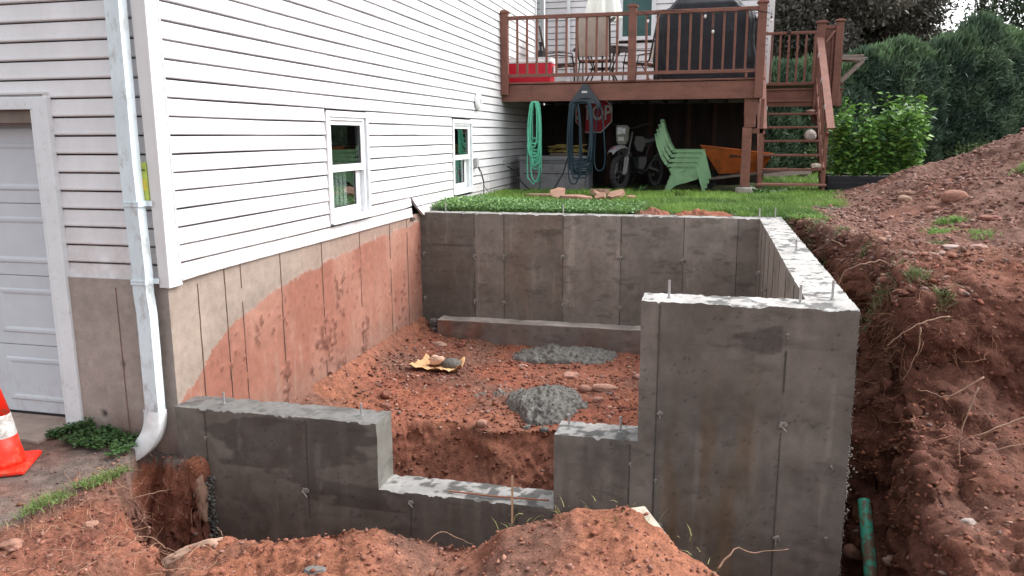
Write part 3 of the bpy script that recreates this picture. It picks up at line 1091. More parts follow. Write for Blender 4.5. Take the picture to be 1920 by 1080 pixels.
def conc_colour(q, nrm, top_tone):
    n = len(q)
    x, y, z = q.T
    base = np.array([.140, .120, .104]) * np.ones((n, 1))
    tone = np.ones(n)
    fr = (nrm[1] < 0)
    a = fbm(q * [1, 1, .35], 2.2, 4, 101)
    b = fbm(q * [1, 1, .16], 9, 3, 103)
    h = fbm(q * [.3, .3, 1], 5, 4, 105)
    if nrm[1] < 0 and y.mean() < 1:
        tone = F_TONE[np.searchsorted(F_SEAMS, x)]
        c = base * tone[:, None]
        # wet blotches with hard edges under the top of the low piece
        wet = sstep(.10, .2, h + .35 * a - .2 * np.abs(z + 1.12) / .35) * (x < 1.7) * (z > -1.5)
        c = c * (1 - .42 * wet)[:, None]
        wet2 = sstep(.15, .25, h + .3 * a - np.abs(z + .10) / .2) * (x > 3.5) * (x < 4.05)
        c = c * (1 - .45 * wet2)[:, None]
        # rusty vertical streaks
        ru = np.clip(sstep(3.32, 3.5, x) * (1 - sstep(3.85, 4.0, x)) * sstep(-.1, -.9, z) * (.35 + .9 * b + .4 * a), 0, 1)
        c = lerp(c, np.array([.115, .078, .048]), (np.clip(ru * .9, 0, .85))[:, None])
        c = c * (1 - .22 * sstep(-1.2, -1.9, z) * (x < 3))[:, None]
    elif nrm[1] < 0:
        tone = B_TONE[np.searchsorted(B_SEAMS, x)]
        c = base * tone[:, None] * 1.36
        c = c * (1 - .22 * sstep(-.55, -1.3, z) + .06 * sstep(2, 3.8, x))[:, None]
        ru = np.clip(((x > 1.10) & (x < 1.9)) * (.25 + .9 * a + .5 * b), 0, 1) + np.clip(((x > 2.0) & (x < 2.5)) * (.1 + .6 * b) * (z < -.4), 0, 1)
        c = lerp(c, np.array([.115, .072, .044]), (np.clip(ru, 0, 1) * .5)[:, None])
        wet = sstep(.12, .22, h + .25 * a - np.abs(z + .2) / .28) * (x > 1.15)
        c = c * (1 - .38 * wet)[:, None]
        line = np.exp(-((z + .385) / .012) ** 2) * (x < .7) * (x > .15) * (a > -.3)
        c = c * (1 - .55 * line)[:, None]
    elif nrm[0] < 0 and x.mean() > 3:
        c = np.array([.22, .19, .165]) * np.ones((n, 1))
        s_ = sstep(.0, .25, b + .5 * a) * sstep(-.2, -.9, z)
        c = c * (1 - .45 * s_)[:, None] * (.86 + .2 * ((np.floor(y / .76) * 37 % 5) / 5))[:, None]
    elif nrm[2] > 0:
        c = np.array([1., .97, .93]) * top_tone * .60 * np.ones((n, 1))
        fl = sstep(.18, .34, fbm(q * [1, 1, 1], 14, 4, 107) + .25 * fbm(q, 3, 2, 108))
        if top_tone > .3: c = c * (1 - .72 * fl)[:, None]
        else: c = c * (1 - .35 * fl)[:, None]
        # leaf-like flakes of dirt
        w = worley(q * [1, 1.8, 1], 17, 109)
        c = c * np.where((w < .17) & (a > -.15), .45, 1.)[:, None]
    else:
        c = np.array([.17, .162, .145]) * np.ones((n, 1))
    if abs(nrm[1]) > 0:
        brd = vnoise(np.stack([0 * z, 0 * z + 3, z * 9.3], 1), 5)
        ln = np.exp(-((np.abs(vnoise(np.stack([x * .9, 0 * z, z * 11], 1), 9)) / .06) ** 2)) * (h > .05)
        mot = fbm(q * [1, 1, .8], 26, 3, 121)
        drip = sstep(.25, .6, fbm(q * [1, 1, .07], 15, 3, 123)) * (a > -.1)
        c = c * (1 + .07 * brd - .22 * ln + .11 * mot + .20 * drip + .16 * h)[:, None]
    bh2 = worley(q, 52, 112)
    mot_ = fbm(q, 1.7, 3, 127)
    c = c * np.where((bh2 < .13) & (mot_ > .1), .62, 1.)[:, None]
    bh = worley(q, 17, 111)                                # bug holes
    c = c * np.where((bh < .085) & (mot_ > -.25), .5, 1.)[:, None]
    return c * (1 + .10 * a + .07 * b)[:, None]


def make_foundation():
    f = thing('foundation_wall', 'freshly poured grey concrete foundation wall of the addition, stepped in front', 'foundation wall', (2.2, 0, -2.3))
    VV, FF, CC = [], [], []
    k = 0
    segs = [  # x0,x1,y0,y1,z0,z1,top tone,faces
        (-.02, .225, 0, .26, -1.38, -.885, .22, 'yYZ'),
        (.225, 1.52, 0, .26, -2.3, -.885, .22, 'xXyYZ'),
        (1.52, 2.725, 0, .26, -2.3, -1.352, .42, 'yYZ'),
        (2.725, 3.245, 0, .26, -2.3, -.850, .42, 'xyYZ'),
        (3.245, 4.45, 0, .26, -2.3, .03, .60, 'xXyYZ'),
        (4.19, 4.45, .26, 5.03, -2.3, .03, .60, 'xXZ'),
        (-.02, 4.45, 5.03, 5.28, -2.3, .03, .46, 'xXyYZ'),
    ]
    for (x0, x1, y0, y1, z0, z1, tt, fc) in segs:
        for P, nrm, flip in gridbox(x0, x1, y0, y1, z0, z1, .0145, fc):
            nu, nv = P.shape[:2]
            q = P.reshape(-1, 3)
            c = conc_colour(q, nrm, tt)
            # relief: same function of position on every face so edges stay closed
            topn = sstep(z1 - .006, z1, q[:, 2])
            edge = fbm(q, 16, 3, 115)
            dd = np.stack([.0022 * fbm(q, 9, 2, 116), .0022 * fbm(q, 8, 2, 117), 0 * edge], 1)
            nearfront = np.exp(-np.minimum(np.abs(q[:, 1] - y0), np.abs(q[:, 1] - y1)) / .02)
            dd[:, 2] -= .012 * sstep(z1 - .02, z1 - .002, q[:, 2]) * nearfront * sstep(.25, .6, fbm(q * [1, 1, 1], 19, 3, 119))
            rough = .006 if tt > .5 else .004
            dd[:, 2] += topn * rough * (fbm(q, 24, 3, 118) - .25 * (worley(q, 30, 119) < .35))
            q2 = q + dd
            VV.append(q2)
            FF.append(gridfaces(nu, nv, flip=not flip) + k)
            CC.append(c)
            k += nu * nv
    npmesh('wall_body', np.concatenate(VV), np.concatenate(FF), np.concatenate(CC), M_CONC, f)
    # fins left by the form joints
    def fin(p, q_, w=.007, t=.003, n=(0, -1, 0)):
        b = MB()
        p, q_, n = Vector(p), Vector(q_), Vector(n)
        r = random.Random(int(p.x * 1000))
        k = 9
        for i in range(k):
            a, c = p.lerp(q_, i / k), p.lerp(q_, (i + 1) / k)
            if r.random() < .12: continue
            b.bar(a + n * (t * .5 + .0012), c + n * (t * .5 + .0012), w * (.5 + .9 * r.random()), t * (.7 + .5 * r.random()), n)
        return b.build('form_seam', M_SEAM, f)
    for x, zt in ((.217, -.9), (1.0, -.9), (1.75, -1.37), (2.48, -1.37), (3.20, -.87), (3.355, .01), (4.075, .02)):
        fin((x, 0, zt), (x - .01, 0, -2.2))
    for x in B_SEAMS: fin((x, 5.03, .02), (x, 5.03, -1.33))
    for y in (.9, 1.5, 2.1, 2.7, 3.3, 3.9, 4.5): fin((4.19, y, 0), (4.19, y, -1.5), n=(-1, 0, 0), w=.012)
    for y in (.76, 1.5, 2.3, 3.0, 3.8): fin((4.45, y, 0), (4.45, y, -1.9), n=(1, 0, 0))
    # form ties: a plaster plug with a broken steel stub
    V, F = ICO1
    b = MB()
    P = V * [.026, .010, .022] * (1 + .35 * fbm(V, 1.6, 3, 7)[:, None]) + [0, -.006, 0]
    b.add(P.tolist(), F.tolist())
    b.bar((-.012, -.012, .012), (.004, -.03, -.028), .007, .005)
    b.bar((.0, -.01, .0), (.012, -.026, .006), .006, .005)
    tie = b.mesh('form_tie')
    tie.materials.append(M_TIE)
    rr = random.Random(4)
    for (x, y, z, s_) in [(.972, 0, -1.42, 1.2), (1.749, 0, -1.42, .9), (3.385, 0, -1.387, 1.2), (3.373, 0, -.658, .8), (4.079, 0, -.672, 1.15), (4.083, 0, -1.383, 1.1), (.212, 0, -1.096, .6), (4.077, 0, -.13, .6), (3.2, 0, -1.0, .5), (3.36, 0, -1.09, .5), (4.36, 0, -.9, .5), (4.36, 0, -1.35, .6),
                          (.02, 5.03, -.5, 1.1), (.715, 5.03, -.517, 1.3), (1.10, 5.03, -.505, 1.35), (1.857, 5.03, -.49, 1.35), (2.58, 5.03, -.48, 1.2), (3.33, 5.03, -.49, 1.4), (3.97, 5.03, -.50, .8), (.02, 5.03, -1.09, 1.0), (.715, 5.03, -1.105, 1.3), (1.095, 5.03, -1.108, 1.35), (1.865, 5.03, -1.11, 1.25), (1.96, 5.03, -1.12, 1.0), (2.588, 5.03, -1.11, 1.25)]:
        inst('form_tie', tie, f, (x, y, z), (rr.random() * .3, rr.random() * 1.2 - .6, rr.random() * .4), (s_, s_, s_))
    for y, z in ((.9, -.5), (1.6, -.45), (2.6, -.5), (3.4, -.5), (4.4, -.5), (1.6, -1.05), (3.4, -1.05)):
        inst('form_tie', tie, f, (4.19, y, z), (0, 0, R(-90)), (.9, 1.6, .9))
    # anchor bolts
    b = MB().tube([(0, 0, -.05), (0, 0, .125)], .0075, 8)
    b.tube([(0, 0, .0), (0, 0, .010)], .014, 6)
    bolt = b.mesh('anchor_bolt')
    bolt.materials.append(M_STEEL)
    for (x, y, z, h) in [(.29, .13, -.885, .9), (1.355, .13, -.885, .9), (2.80, .12, -.85, 1), (3.125, .12, -.85, 1.1), (3.40, .11, .03, 1.15), (4.145, .12, .03, 1.15), (4.345, .29, .03, 1.2), (4.33, 2.3, .03, 1.1), (4.19, 5.13, .03, 1.2), (4.37, 5.16, .03, 1.3), (1.84, 5.15, .03, 1.2), (.30, 5.12, .03, 1.3)]:
        inst('anchor_bolt', bolt, f, (x, y, z), (rr.random() * .06 - .03, rr.random() * .06 - .03, 0), (1, 1, h * .78))
    # footing along the back
    P = []
    VV, FF, CC, k = [], [], [], 0
    for P, nrm, flip in gridbox(.27, 4.19, 4.78, 5.03, -1.8, -1.325, .02, 'xyZ'):
        q = P.reshape(-1, 3)
        a, h = fbm(q * [1, 1, .5], 3, 4, 131), fbm(q, 7, 3, 133)
        if nrm[2] > 0: c = np.array([.34, .30, .27]) * (1 + .3 * h)[:, None]
        else: c = lerp(np.array([.17, .14, .125]), np.array([.17, .075, .052]), np.clip(.25 + 1.1 * a, 0, 1)[:, None]) * (1 + .2 * h)[:, None]
        q = q + np.stack([0 * a, .006 * h, .006 * h * (q[:, 2] > -1.35)], 1)
        VV.append(q); FF.append(gridfaces(*P.shape[:2], flip=not flip) + k); CC.append(c); k += len(q)
    npmesh('footing', np.concatenate(VV), np.concatenate(FF), np.concatenate(CC), M_CONC, f)
    # crumbly concrete squeezed out at form edges
    def crumbs(pts, smin, smax, seed, col, name='concrete_crumb'):
        r = np.random.default_rng(seed)
        V0, F0 = ICO0
        n = len(pts)
        P = V0[None] * (1 + .6 * (r.random((n, 12, 1)) - .5)) * (smin + (smax - smin) * r.random((n, 1, 1))) * (.6 + .8 * r.random((n, 1, 3))) + pts[:, None, :]
        F = (F0[None] + (np.arange(n) * 12)[:, None, None]).reshape(-1, 3)
        c = np.array(col) * (.6 + .8 * r.random((n, 1)))
        o = npmesh(name, P.reshape(-1, 3), F, np.repeat(c, 12, 0), M_STONE, f, smooth=False)
        o['kind'] = 'stuff'
    r = np.random.default_rng(8)
    n = 420
    crumbs(np.stack([.225 + .016 * r.normal(size=n), -.004 + .016 * r.normal(size=n), -1.38 - .75 * r.random(n)], 1), .004, .015, 1, (.10, .096, .088))
    n = 260
    crumbs(np.stack([.15 + .09 * r.random(n), 4.84 + .12 * r.random(n), -1.6 + .25 * r.random(n)], 1), .01, .03, 2, (.13, .12, .11))
    n = 700
    crumbs(np.stack([4.45 + .004 * r.normal(size=n), .003 * r.normal(size=n), -1.9 + 1.92 * r.random(n)], 1), .0008, .003, 3, (.16, .15, .135))
    n = 350
    crumbs(np.stack([4.465 + .03 * np.abs(r.normal(size=n)), .15 + .45 * r.random(n), -.85 - .45 * r.random(n)], 1), .003, .010, 5, (.11, .10, .09))
    return f


FND = make_foundation()

# ------------------------------------------------------------------ house
HOUSE = thing('house', 'white vinyl sided house with garage door, basement windows and bare foundation', 'house', (-2, 4, -1.2))
E_ = .127


def foundation_side():
    ys = np.arange(.035, 12.9, .0175)
    zs = np.arange(-2.3, .03, .0165)
    Y, Z = np.meshgrid(ys, zs, indexing='ij')
    q = np.stack([0 * Y.ravel() - .02, Y.ravel(), Z.ravel()], 1)
    x, y, z = q.T
    line = np.interp(y, [.0, .109, .272, .45, .72, 1.03, 1.285, 1.84, 2.725, 3.53, 5.0, 13], [-.93, -.86, -.77, -.62, -.47, -.385, -.325, -.262, -.19, -.135, -.075, .05])
    n1 = fbm(q, 5, 4, 141)
    n2 = fbm(q, 22, 3, 143)
    dl = line - z + .022 * n1 + .012 * n2 + .016 * fbm(q, 45, 2, 144) * (n1 > -.2)
    dirt = sstep(-.003, .004, dl)
    conc = np.array([.30, .240, .200]) * (1 + .10 * n1)[:, None] * (1 - .12 * np.exp(-(dl + .05) ** 2 / .004))[:, None]
    conc = lerp(conc, np.array([.29, .185, .145]), (sstep(1.2, 3.4, y) * .7)[:, None])
    rd = lerp(np.array([.265, .110, .077]), np.array([.345, .180, .133]), np.clip(.45 + .8 * fbm(q * [1, 1, .4], 2.2, 4, 145), 0, 1)[:, None])
    rd = lerp(rd, np.array([.22, .13, .10]), (np.clip(sstep(-1.0, -1.35, z) * .6 + .3 * n2 * 0, 0, 1))[:, None])
    # clods still stuck to the wall, in runs beside the form joints
    st = .55 * fbm(q * [1, 1, .42], 4.6, 3, 147) + .75 * fbm(q * [1, 1, .6], 17, 3, 148) + .45 * n2
    for sy in (.72, .92, 1.55, 2.35, 3.2, 4.1):
        st = st + .22 * np.exp(-((y - sy) / .09) ** 2)
    clod = sstep(.50, .72, st) * sstep(.05, .16, dl)
    rd = lerp(rd, np.array([.105, .040, .028]), (clod * .6)[:, None])
    scr = sstep(.5, .62, fbm(q * [1, 1, .12], 16, 2, 149)) * sstep(-.4, -1, z)
    rd = lerp(rd, np.array([.30, .20, .155]), (scr * .4)[:, None])
    edge = np.exp(-(dl / .010) ** 2)
    c = lerp(conc, rd, dirt[:, None])
    c = lerp(c, np.array([.34, .28, .245]), (edge * .5 * (y > .9))[:, None])
    X = x + .004 * n1 * dirt + clod * (.006 + .014 * np.clip(st - .4, 0, 1)) + .0012 * n2
    o = npmesh('foundation', np.stack([X, y, z], 1), gridfaces(len(ys), len(zs)), c, M_FOUND, HOUSE)
    # joints
    for yj in (.36, .70, .92, 1.53, 2.3, 3.17, 4.0, 4.55):
        b = MB()
        r = random.Random(int(yj * 100))
        zz = 0.0
        while zz > -1.35:
            h = .03 + .10 * r.random()
            if r.random() < .96: b.bar((-.0165, yj + r.uniform(-.002, .002), zz), (-.0165, yj + r.uniform(-.002, .002), zz - h), r.uniform(.003, .008), .005, (1, 0, 0))
            zz -= h
        b.build('form_joint', mat('joint_dirt', (.19, .115, .090), .9, var=.3), HOUSE)['kind'] = 'stuff'


foundation_side()


def foundation_front():
    for (x0, x1) in ((-.85, -.02), ):
        xs = np.arange(x0, x1 + .001, .0166)
        zs = np.arange(-1.5, .03, .017)
        X, Z = np.meshgrid(xs, zs, indexing='ij')
        q = np.stack([X.ravel(), 0 * X.ravel() + .035, Z.ravel()], 1)
        n1 = fbm(q * [1, 1, .5], 4, 4, 151)
        n2 = fbm(q, 25, 3, 153)
        c = np.array([.34, .285, .255]) * (1 + .12 * n1 + .05 * n2)[:, None]
        c = lerp(c, np.array([.16, .09, .068]), (sstep(-.9, -1.3, q[:, 2] + .15 * n1) * .7)[:, None])
        c = c * (1 - .25 * np.exp(-((q[:, 0] + .06) / .09) ** 2))[:, None]
        hole = np.exp(-(((q[:, 0] + .66) / .03) ** 2 + ((q[:, 2] + 1.01) / .035) ** 2)) + .8 * np.exp(-(((q[:, 0] + .45) / .02) ** 2 + ((q[:, 2] + .62) / .04) ** 2))
        c = c * (1 - .8 * np.clip(hole * 1.6 - .5, 0, 1))[:, None]
        q[:, 1] += .02 * np.clip(hole * 1.5 - .4, 0, 1)
        npmesh('foundation', q, gridfaces(len(xs), len(zs), flip=False), c, M_FOUND, HOUSE)
    MB().box(-.45, -.444, .031, .0345, -1.2, -.05).build('form_joint', mat('joint_dirt'), HOUSE)
    MB().box(-.195, -.19, .031, .036, -1.2, -.05).build('form_joint', mat('joint_dirt'), HOUSE)


foundation_front()

# cores behind the cladding
for (a_, b_, c_, d_) in ((.10, 2.53, -2.3, 4.7), (3.40, 6.42, -2.3, 4.7), (7.28, 12.98, -2.3, 4.7), (2.53, 3.40, -2.3, .19), (2.53, 3.40, 1.19, 4.7), (6.42, 7.28, -2.3, .20), (6.42, 7.28, 1.18, 4.7)):
    MB().box(-.3, -.135, a_, b_, c_, d_).build('wall_core', M_DARK, HOUSE)
MB().box(-.72, -.62, .1, 13, -2.3, 4.7).build('inner_wall', M_DARK, HOUSE)
MB().box(-.62, -.3, .1, 13, 1.4, 1.5).build('ceiling', M_DARK, HOUSE)
MB().box(-6.5, -.3, .36, .5, -1.3, 4.7).build('wall_core', M_DARK, HOUSE)
MB().box(-6.5, -.3, .5, 13.5, 4.6, 4.72).build('roof_deck', M_DARK, HOUSE)


def course_profile(k):
    z = k * E_
    # (outward, z): butt lip at 0, top tucked back by 12 mm, an open 9 mm gap above
    return [(-.040, z - .004), (-.010, z - .004), (.0, z + .002), (.001, z + .010), (-.003, z + .030), (-.012, z + E_ - .0145), (-.040, z + E_ - .0145)]


def plank_side(k, y0, y1, bendf=None, slant=0):
    pr = course_profile(k)
    n = 14 if bendf is None else 24
    pz, px_ = (k * 1.7 + y0) % 6.28, (k * 2.3 + y0 * 3) % 6.28
    jo = (.0015 if int(k * 7 + y0 * 10) % 2 else 0) if y0 > .3 else 0
    ys = y0 + (y1 - y0) * np.linspace(0, 1, n) ** (1 if bendf is None or y0 < 4 and y1 > 4.6 and y0 > .3 else 2.6)
    if bendf is not None and y1 < 4.8 and y0 < 4.6: ys = np.concatenate([y0 + (y1 - .5 - y0) * np.linspace(0, 1, 10) ** 2, np.linspace(y1 - .5, y1, 15)[1:]]); n = len(ys)
    V, F = [], []
    for y in ys:
        for (o, z) in pr:
            dx, dz = bendf(y, z) if bendf else (0, 0)
            V.append((o + dx + jo + .0014 * math.sin(y * 2.7 + px_) * (o > -.02), y + slant * math.exp(-(y - y0) / .5) * ((k + 1) * E_ - z) / E_, z + dz + .0016 * math.sin(y * 1.9 + pz)))
    m_ = len(pr)
    for i in range(n - 1):
        for j in range(m_ - 1):
            F.append((i * m_ + j, i * m_ + j + 1, (i + 1) * m_ + j + 1, (i + 1) * m_ + j))
    F.append(tuple(range(m_))); F.append(tuple(range((n - 1) * m_ + m_ - 1, (n - 1) * m_ - 1, -1)))
    b = MB().add(V, F)
    b.build('siding_plank', M_SIDING, HOUSE)


def plank_front(k, x0, x1, yface):
    pr = course_profile(k)
    V = [(x, yface - o, z) for x in (x0, x1) for (o, z) in pr]
    m_ = len(pr)
    F = [(j, j + 1, m_ + j + 1, m_ + j) for j in range(m_ - 1)] + [tuple(range(m_)), tuple(range(2 * m_ - 1, m_ - 1, -1))]
    MB().add(V, F).build('siding_plank', M_SIDING, HOUSE)


rs = random.Random(12)
WIN = [(2.49, 3.44, .150, 1.232), (6.38, 7.32, .165, 1.225)]
SEAM0 = [5.6, 3.1, 8.2, 4.6, 6.9, 5.0, 9.1, 3.9, 4.9, 4.2, 3.35, 3.35, 2.6, 2.6, 1.5, 1.5]
for k in range(36):
    spans = [(.14, 12.80)]
    z0, z1 = k * E_, (k + 1) * E_
    for (a, b_, wz0, wz1) in WIN + [(11.9, 12.75, 2.1, 4.2)]:
        if z1 > wz0 + .01 and z0 < wz1 - .01:
            new = []
            for (s0, s1) in spans:
                if a < s1 and b_ > s0: new += [(s0, a - .004), (b_ + .004, s1)]
                else: new.append((s0, s1))
            spans = new
    for (s0, s1) in spans:
        cuts = []
        c0 = SEAM0[k] if k < len(SEAM0) else 2 + rs.random() * 3
        for t in range(5):
            c = c0 + (t - 1) * 3.66
            if s0 + .3 < c < s1 - .3 and k > 1: cuts.append(c)
        if k in (0, 1) and s0 < 4.7 < s1: cuts = [4.72]
        pts = [s0] + cuts + [s1]
        for i in range(len(pts) - 1):
            a, b_ = pts[i], pts[i + 1]
            bend = None
            if k in (0, 1) and abs(a - 4.72) < .01:
                amp = .030 if k == 0 else .018
                zr = z1
                def bend(y, z, amp=amp, zr=zr, a=a): return (amp * math.exp(-(y - a) / .6) * ((zr - z) / E_ + (1 if zr < .2 else 0)), 0)
            elif k == 0 and a < .3:
                def bend(y, z, a=a): return (.03 * math.exp(-(y - a) / .22) * (E_ - z) / E_, 0)
            elif k in (0, 1) and abs(b_ - 4.72) < .01:
                def bend(y, z, b_=b_): return (-.012 * math.exp(-(b_ - y) / .1), .012 * math.exp(-(b_ - y) / .15))
            sl = {0: .17, 1: .11}[k] if (k in (0, 1) and abs(a - 4.72) < .01) else 0
            plank_side(k, a + .0013 + (.10 if sl == .17 else 0), b_ - .0013, bend, sl)
# torn end of the lowest course; a dark piece paints the shade in the gap behind
b = MB().prism([(4.66, -.03), (4.80, -.045), (4.79, -.015), (4.70, -.004)], 0, -.018, .004)
b.build('flap_gap_shade', mat('gap_shade', (.07, .05, .045), .8, var=.3), HOUSE)

for k in range(36):
    z0 = k * E_
    xl = -.856 if z0 < 1.15 else -6.5
    plank_front(k, xl, -.07, .05)
# wing behind the deck
for k in range(12, 36):
    z0, z1 = k * E_, (k + 1) * E_
    x1w = 4.62
    if z1 > 2.95: plank_front(k, .02, 1.60, 12.86); plank_front(k, 2.36, x1w, 12.86)
    else: plank_front(k, .02, x1w, 12.86)
MB().box(0, 4.66, 12.93, 13.4, 1.6, 4.7).build('wall_core', M_DARK, HOUSE)
MB().box(4.62, 4.72, 12.82, 12.93, 1.55, 4.7).build('corner_board', M_CORNER, HOUSE)
MB().box(0, 4.68, 12.90, 13.4, -.2, 1.6).build('foundation', mat('shaded_foundation', (.07, .055, .05), .9, var=.3), HOUSE)  # darkened colour stands for the shade below the deck
# corner board at the near corner: two leaves with a bead
b = MB().prism([(-.066, -.03), (.012, -.03), (.012, 4.6), (-.145, 4.6)], 1, .012, .05)
b.build('corner_board', M_CORNER, HOUSE)
b = MB().bbox(-.02, .014, .0145, .145, -.033, 4.6, .004)
b.bbox(.013, .020, .130, .146, -.03, 4.6, .002)
b.build('corner_board', M_TRIM, HOUSE)
MB().box(-.874, -.852, .020, .06, -.02, 1.29).build('siding_channel', M_CORNER, HOUSE)
MB().box(-6.4, -.852, .018, .06, 1.292, 1.306).build('siding_channel', M_CORNER, HOUSE)
# garage opening: casing, jamb, header, stop
MB().bbox(-.962, -.842, .008, .06, -1.3, 1.274, .004).build('door_casing', M_TRIM, HOUSE)
MB().bbox(-.985, -.962, .012, .30, -1.26, 1.19, .003).build('door_jamb', M_TRIM, HOUSE)
MB().bbox(-6.3, -.962, .008, .05, 1.19, 1.274, .004).build('door_casing', M_TRIM, HOUSE)
MB().box(-6.3, -.985, .05, .30, 1.10, 1.19).build('door_header', mat('raw_header', (.20, .165, .14), .8, var=.2), HOUSE)
MB().box(-6.3, -.985, .14, .36, -1.3, -1.132).build('garage_slab', mat('garage_slab_conc', (.34, .26, .22), .8, var=.2, bump=.3, bs=60), HOUSE)
b = MB(); b.prism([(-3.2, -.9), (-.99, -.9), (-.99, .06), (-1.06, -.02), (-1.25, -.05), (-1.6, -.02), (-3.2, -.04)], 2, -1.3, -1.138)
o = MB().prism([(-3.2, .14), (-3.2, -.26), (-1.7, -.30), (-1.25, -.22), (-.99, -.25), (-.98, .14)], 2, -1.3, -1.142).build('apron_slab', mat('garage_slab_conc'), None)
_tag(o, kind='structure')

door = MB().box(-4.0, -.985, .225, .26, -1.115, 1.10).build('garage_door', M_DOOR, HOUSE)
MB().box(-4.0, -.985, .20, .225, -1.135, -1.112).build('door_seal', M_BLACK, door)
for i in range(4):
    z0 = -1.112 + i * .545
    z1 = z0 + .541
    # a section skin with raised panels, each panel a bevelled frame and field
    b = MB().box(-4.0, -.985, .205, .225, z0, z1 - .003)
    for j in range(4):
        xr = -1.10 - j * .64
        xl = xr - .56
        za, zb = z0 + .09, z1 - .10
        c = .028
        yo, yi = .2045, .190
        V = [(xl, yo, za), (xr, yo, za), (xr, yo, zb), (xl, yo, zb)]
        V += [(xl + c * .5, yo + .006, za + c * .5), (xr - c * .5, yo + .006, za + c * .5), (xr - c * .5, yo + .006, zb - c * .5), (xl + c * .5, yo + .006, zb - c * .5)]
        V = [(xl, yo - .0005, za), (xr, yo - .0005, za), (xr, yo - .0005, zb), (xl, yo - .0005, zb), (xl + .012, yo - .010, za + .012), (xr - .012, yo - .010, za + .012), (xr - .012, yo - .010, zb - .012), (xl + .012, yo - .010, zb - .012),
             (xl + .030, yo - .010, za + .030), (xr - .030, yo - .010, za + .030), (xr - .030, yo - .010, zb - .030), (xl + .030, yo - .010, zb - .030),
             (xl + .05, yo - .002, za + .05), (xr - .05, yo - .002, za + .05), (xr - .05, yo - .002, zb - .05), (xl + .05, yo - .002, zb - .05)]
        F = []
        for r_ in range(3):
            for q in range(4):
                F.append((r_ * 4 + q, r_ * 4 + (q + 1) % 4, r_ * 4 + 4 + (q + 1) % 4, r_ * 4 + 4 + q))
        F.append((12, 13, 14, 15))
        b.add(V, F)
    b.build('door_section', M_DOOR, door)


# basement windows on the side wall
def window(y0, y1, z0, z1):
    w = MB()
    c = .045
    w.bbox(-.045, .016, y0, y0 + c, z0, z1, .003).bbox(-.045, .016, y1 - c, y1, z0, z1, .003)
    w.bbox(-.045, .017, y0 + c, y1 - c, z1 - c, z1, .003)
    w.bbox(-.045, .024, y0 + c, y1 - c, z0, z0 + .05, .003)
    w.box(-.020, .006, y0 + c, y0 + c + .03, z0 + .05, z1 - c).box(-.10, -.012, y1 - c - .05, y1 - c, z0 + .05, z1 - c)
    w.box(-.06, .004, y0 + c + .03, y1 - c - .05, z1 - c - .03, z1 - c)
    fr = w.build('window', M_TRIM, HOUSE)
    MB().bbox(-.02, .034, y0 + .01, y1 - .01, z0 - .012, z0 + .004, .003).build('sill', M_TRIM, fr)
    ya, yb, za, zb = y0 + c + .03, y1 - c - .05, z0 + .05, z1 - c - .03
    zm = (za + zb) / 2 + .0
    def sash(x, a, b_, c_, d, t, botr):
        s = MB().box(x - .03, x, a, a + t, c_, d).box(x - .03, x, b_ - t, b_, c_, d)
        s.box(x - .03, x + .001, a + t, b_ - t, d - t, d).box(x - .03, x + .001, a + t, b_ - t, c_, c_ + botr)
        so = s.build('sash', M_WHITE, fr)
        g = MB()
        g.box(x - .020, x - .015, a + t, b_ - t, c_ + botr, d - t).build('glass', M_GLASS, so)
        s2 = MB().box(x - .016, x - .010, a + t, a + t + .008, c_ + botr, d - t).box(x - .016, x - .010, b_ - t - .014, b_ - t, c_ + botr, d - t).box(x - .016, x - .010, a + t, b_ - t, c_ + botr, c_ + botr + .01).box(x - .016, x - .010, a + t, b_ - t, d - t - .008, d - t)
        s2.build('gasket', M_BLACK, so)
    sash(-.015, ya, yb, zm - .03, zb, .045, .07)
    sash(-.058, ya, yb - .06, za, zm + .02, .05, .085)
    MB().box(-.09, -.06, yb - .06, yb, za, zm).build('sash_track', M_TRIM, fr)
    MB().box(-.60, -.50, y0 - .2, y1 + .8, z0 - .2, z1).build('room_behind', M_SCREEN, fr)
    cu_ = MB()
    for i_ in range(9): cu_.bar((-.115 + .012 * (i_ % 2), ya + .16 + .045 * i_, za), (-.115 + .012 * (i_ % 2), ya + .16 + .045 * i_, zm + .02), .05, .004, (1, 0, 0))
    cu_.build('curtain', mat('pale_curtain', (.75, .78, .76), .8, var=.25, vs_=5), fr)
    MB().box(-.30, -.20, ya, yb, za, za + .10).build('inner_sill', M_TRIM, fr)
    # J-channel round the casing
    MB().box(-.03, .010, y0 - .014, y0 - .001, z0, z1 + .012).box(-.03, .010, y1 + .001, y1 + .014, z0, z1 + .012).box(-.03, .011, y0 - .014, y1 + .014, z1 + .001, z1 + .014).build('channel', M_CORNER, fr)


for w_ in WIN: window(*w_)
# upper side window near the inner corner, and the wing window
fr = MB().box(-.04, .02, 11.9, 11.96, 2.1, 4.2).box(-.04, .02, 12.69, 12.75, 2.1, 4.2).box(-.04, .02, 11.96, 12.69, 2.1, 2.16).build('window', M_TRIM, HOUSE)
MB().box(-.03, -.012, 11.96, 12.69, 2.16, 4.2).build('glass', M_GLASS, fr)
fr = MB().bbox(1.61, 1.68, 12.80, 12.90, 2.96, 4.4, .004).bbox(2.28, 2.36, 12.80, 12.90, 2.96, 4.4, .004).bbox(1.68, 2.28, 12.80, 12.9, 2.96, 3.04, .004).build('window', M_TRIM, HOUSE)
MB().box(1.68, 2.28, 12.86, 12.88, 3.04, 4.4).build('glass', mat('green_glass', (.03, .09, .085), .1, var=.3, vs_=2), fr)
MB().box(1.68, 2.28, 12.885, 12.92, 3.04, 4.4).build('room_behind', M_SCREEN, fr)
MB().bbox(.50, .57, 12.74, 12.80, 2.05, 4.6, .004).build('downspout', M_TRIM, HOUSE)
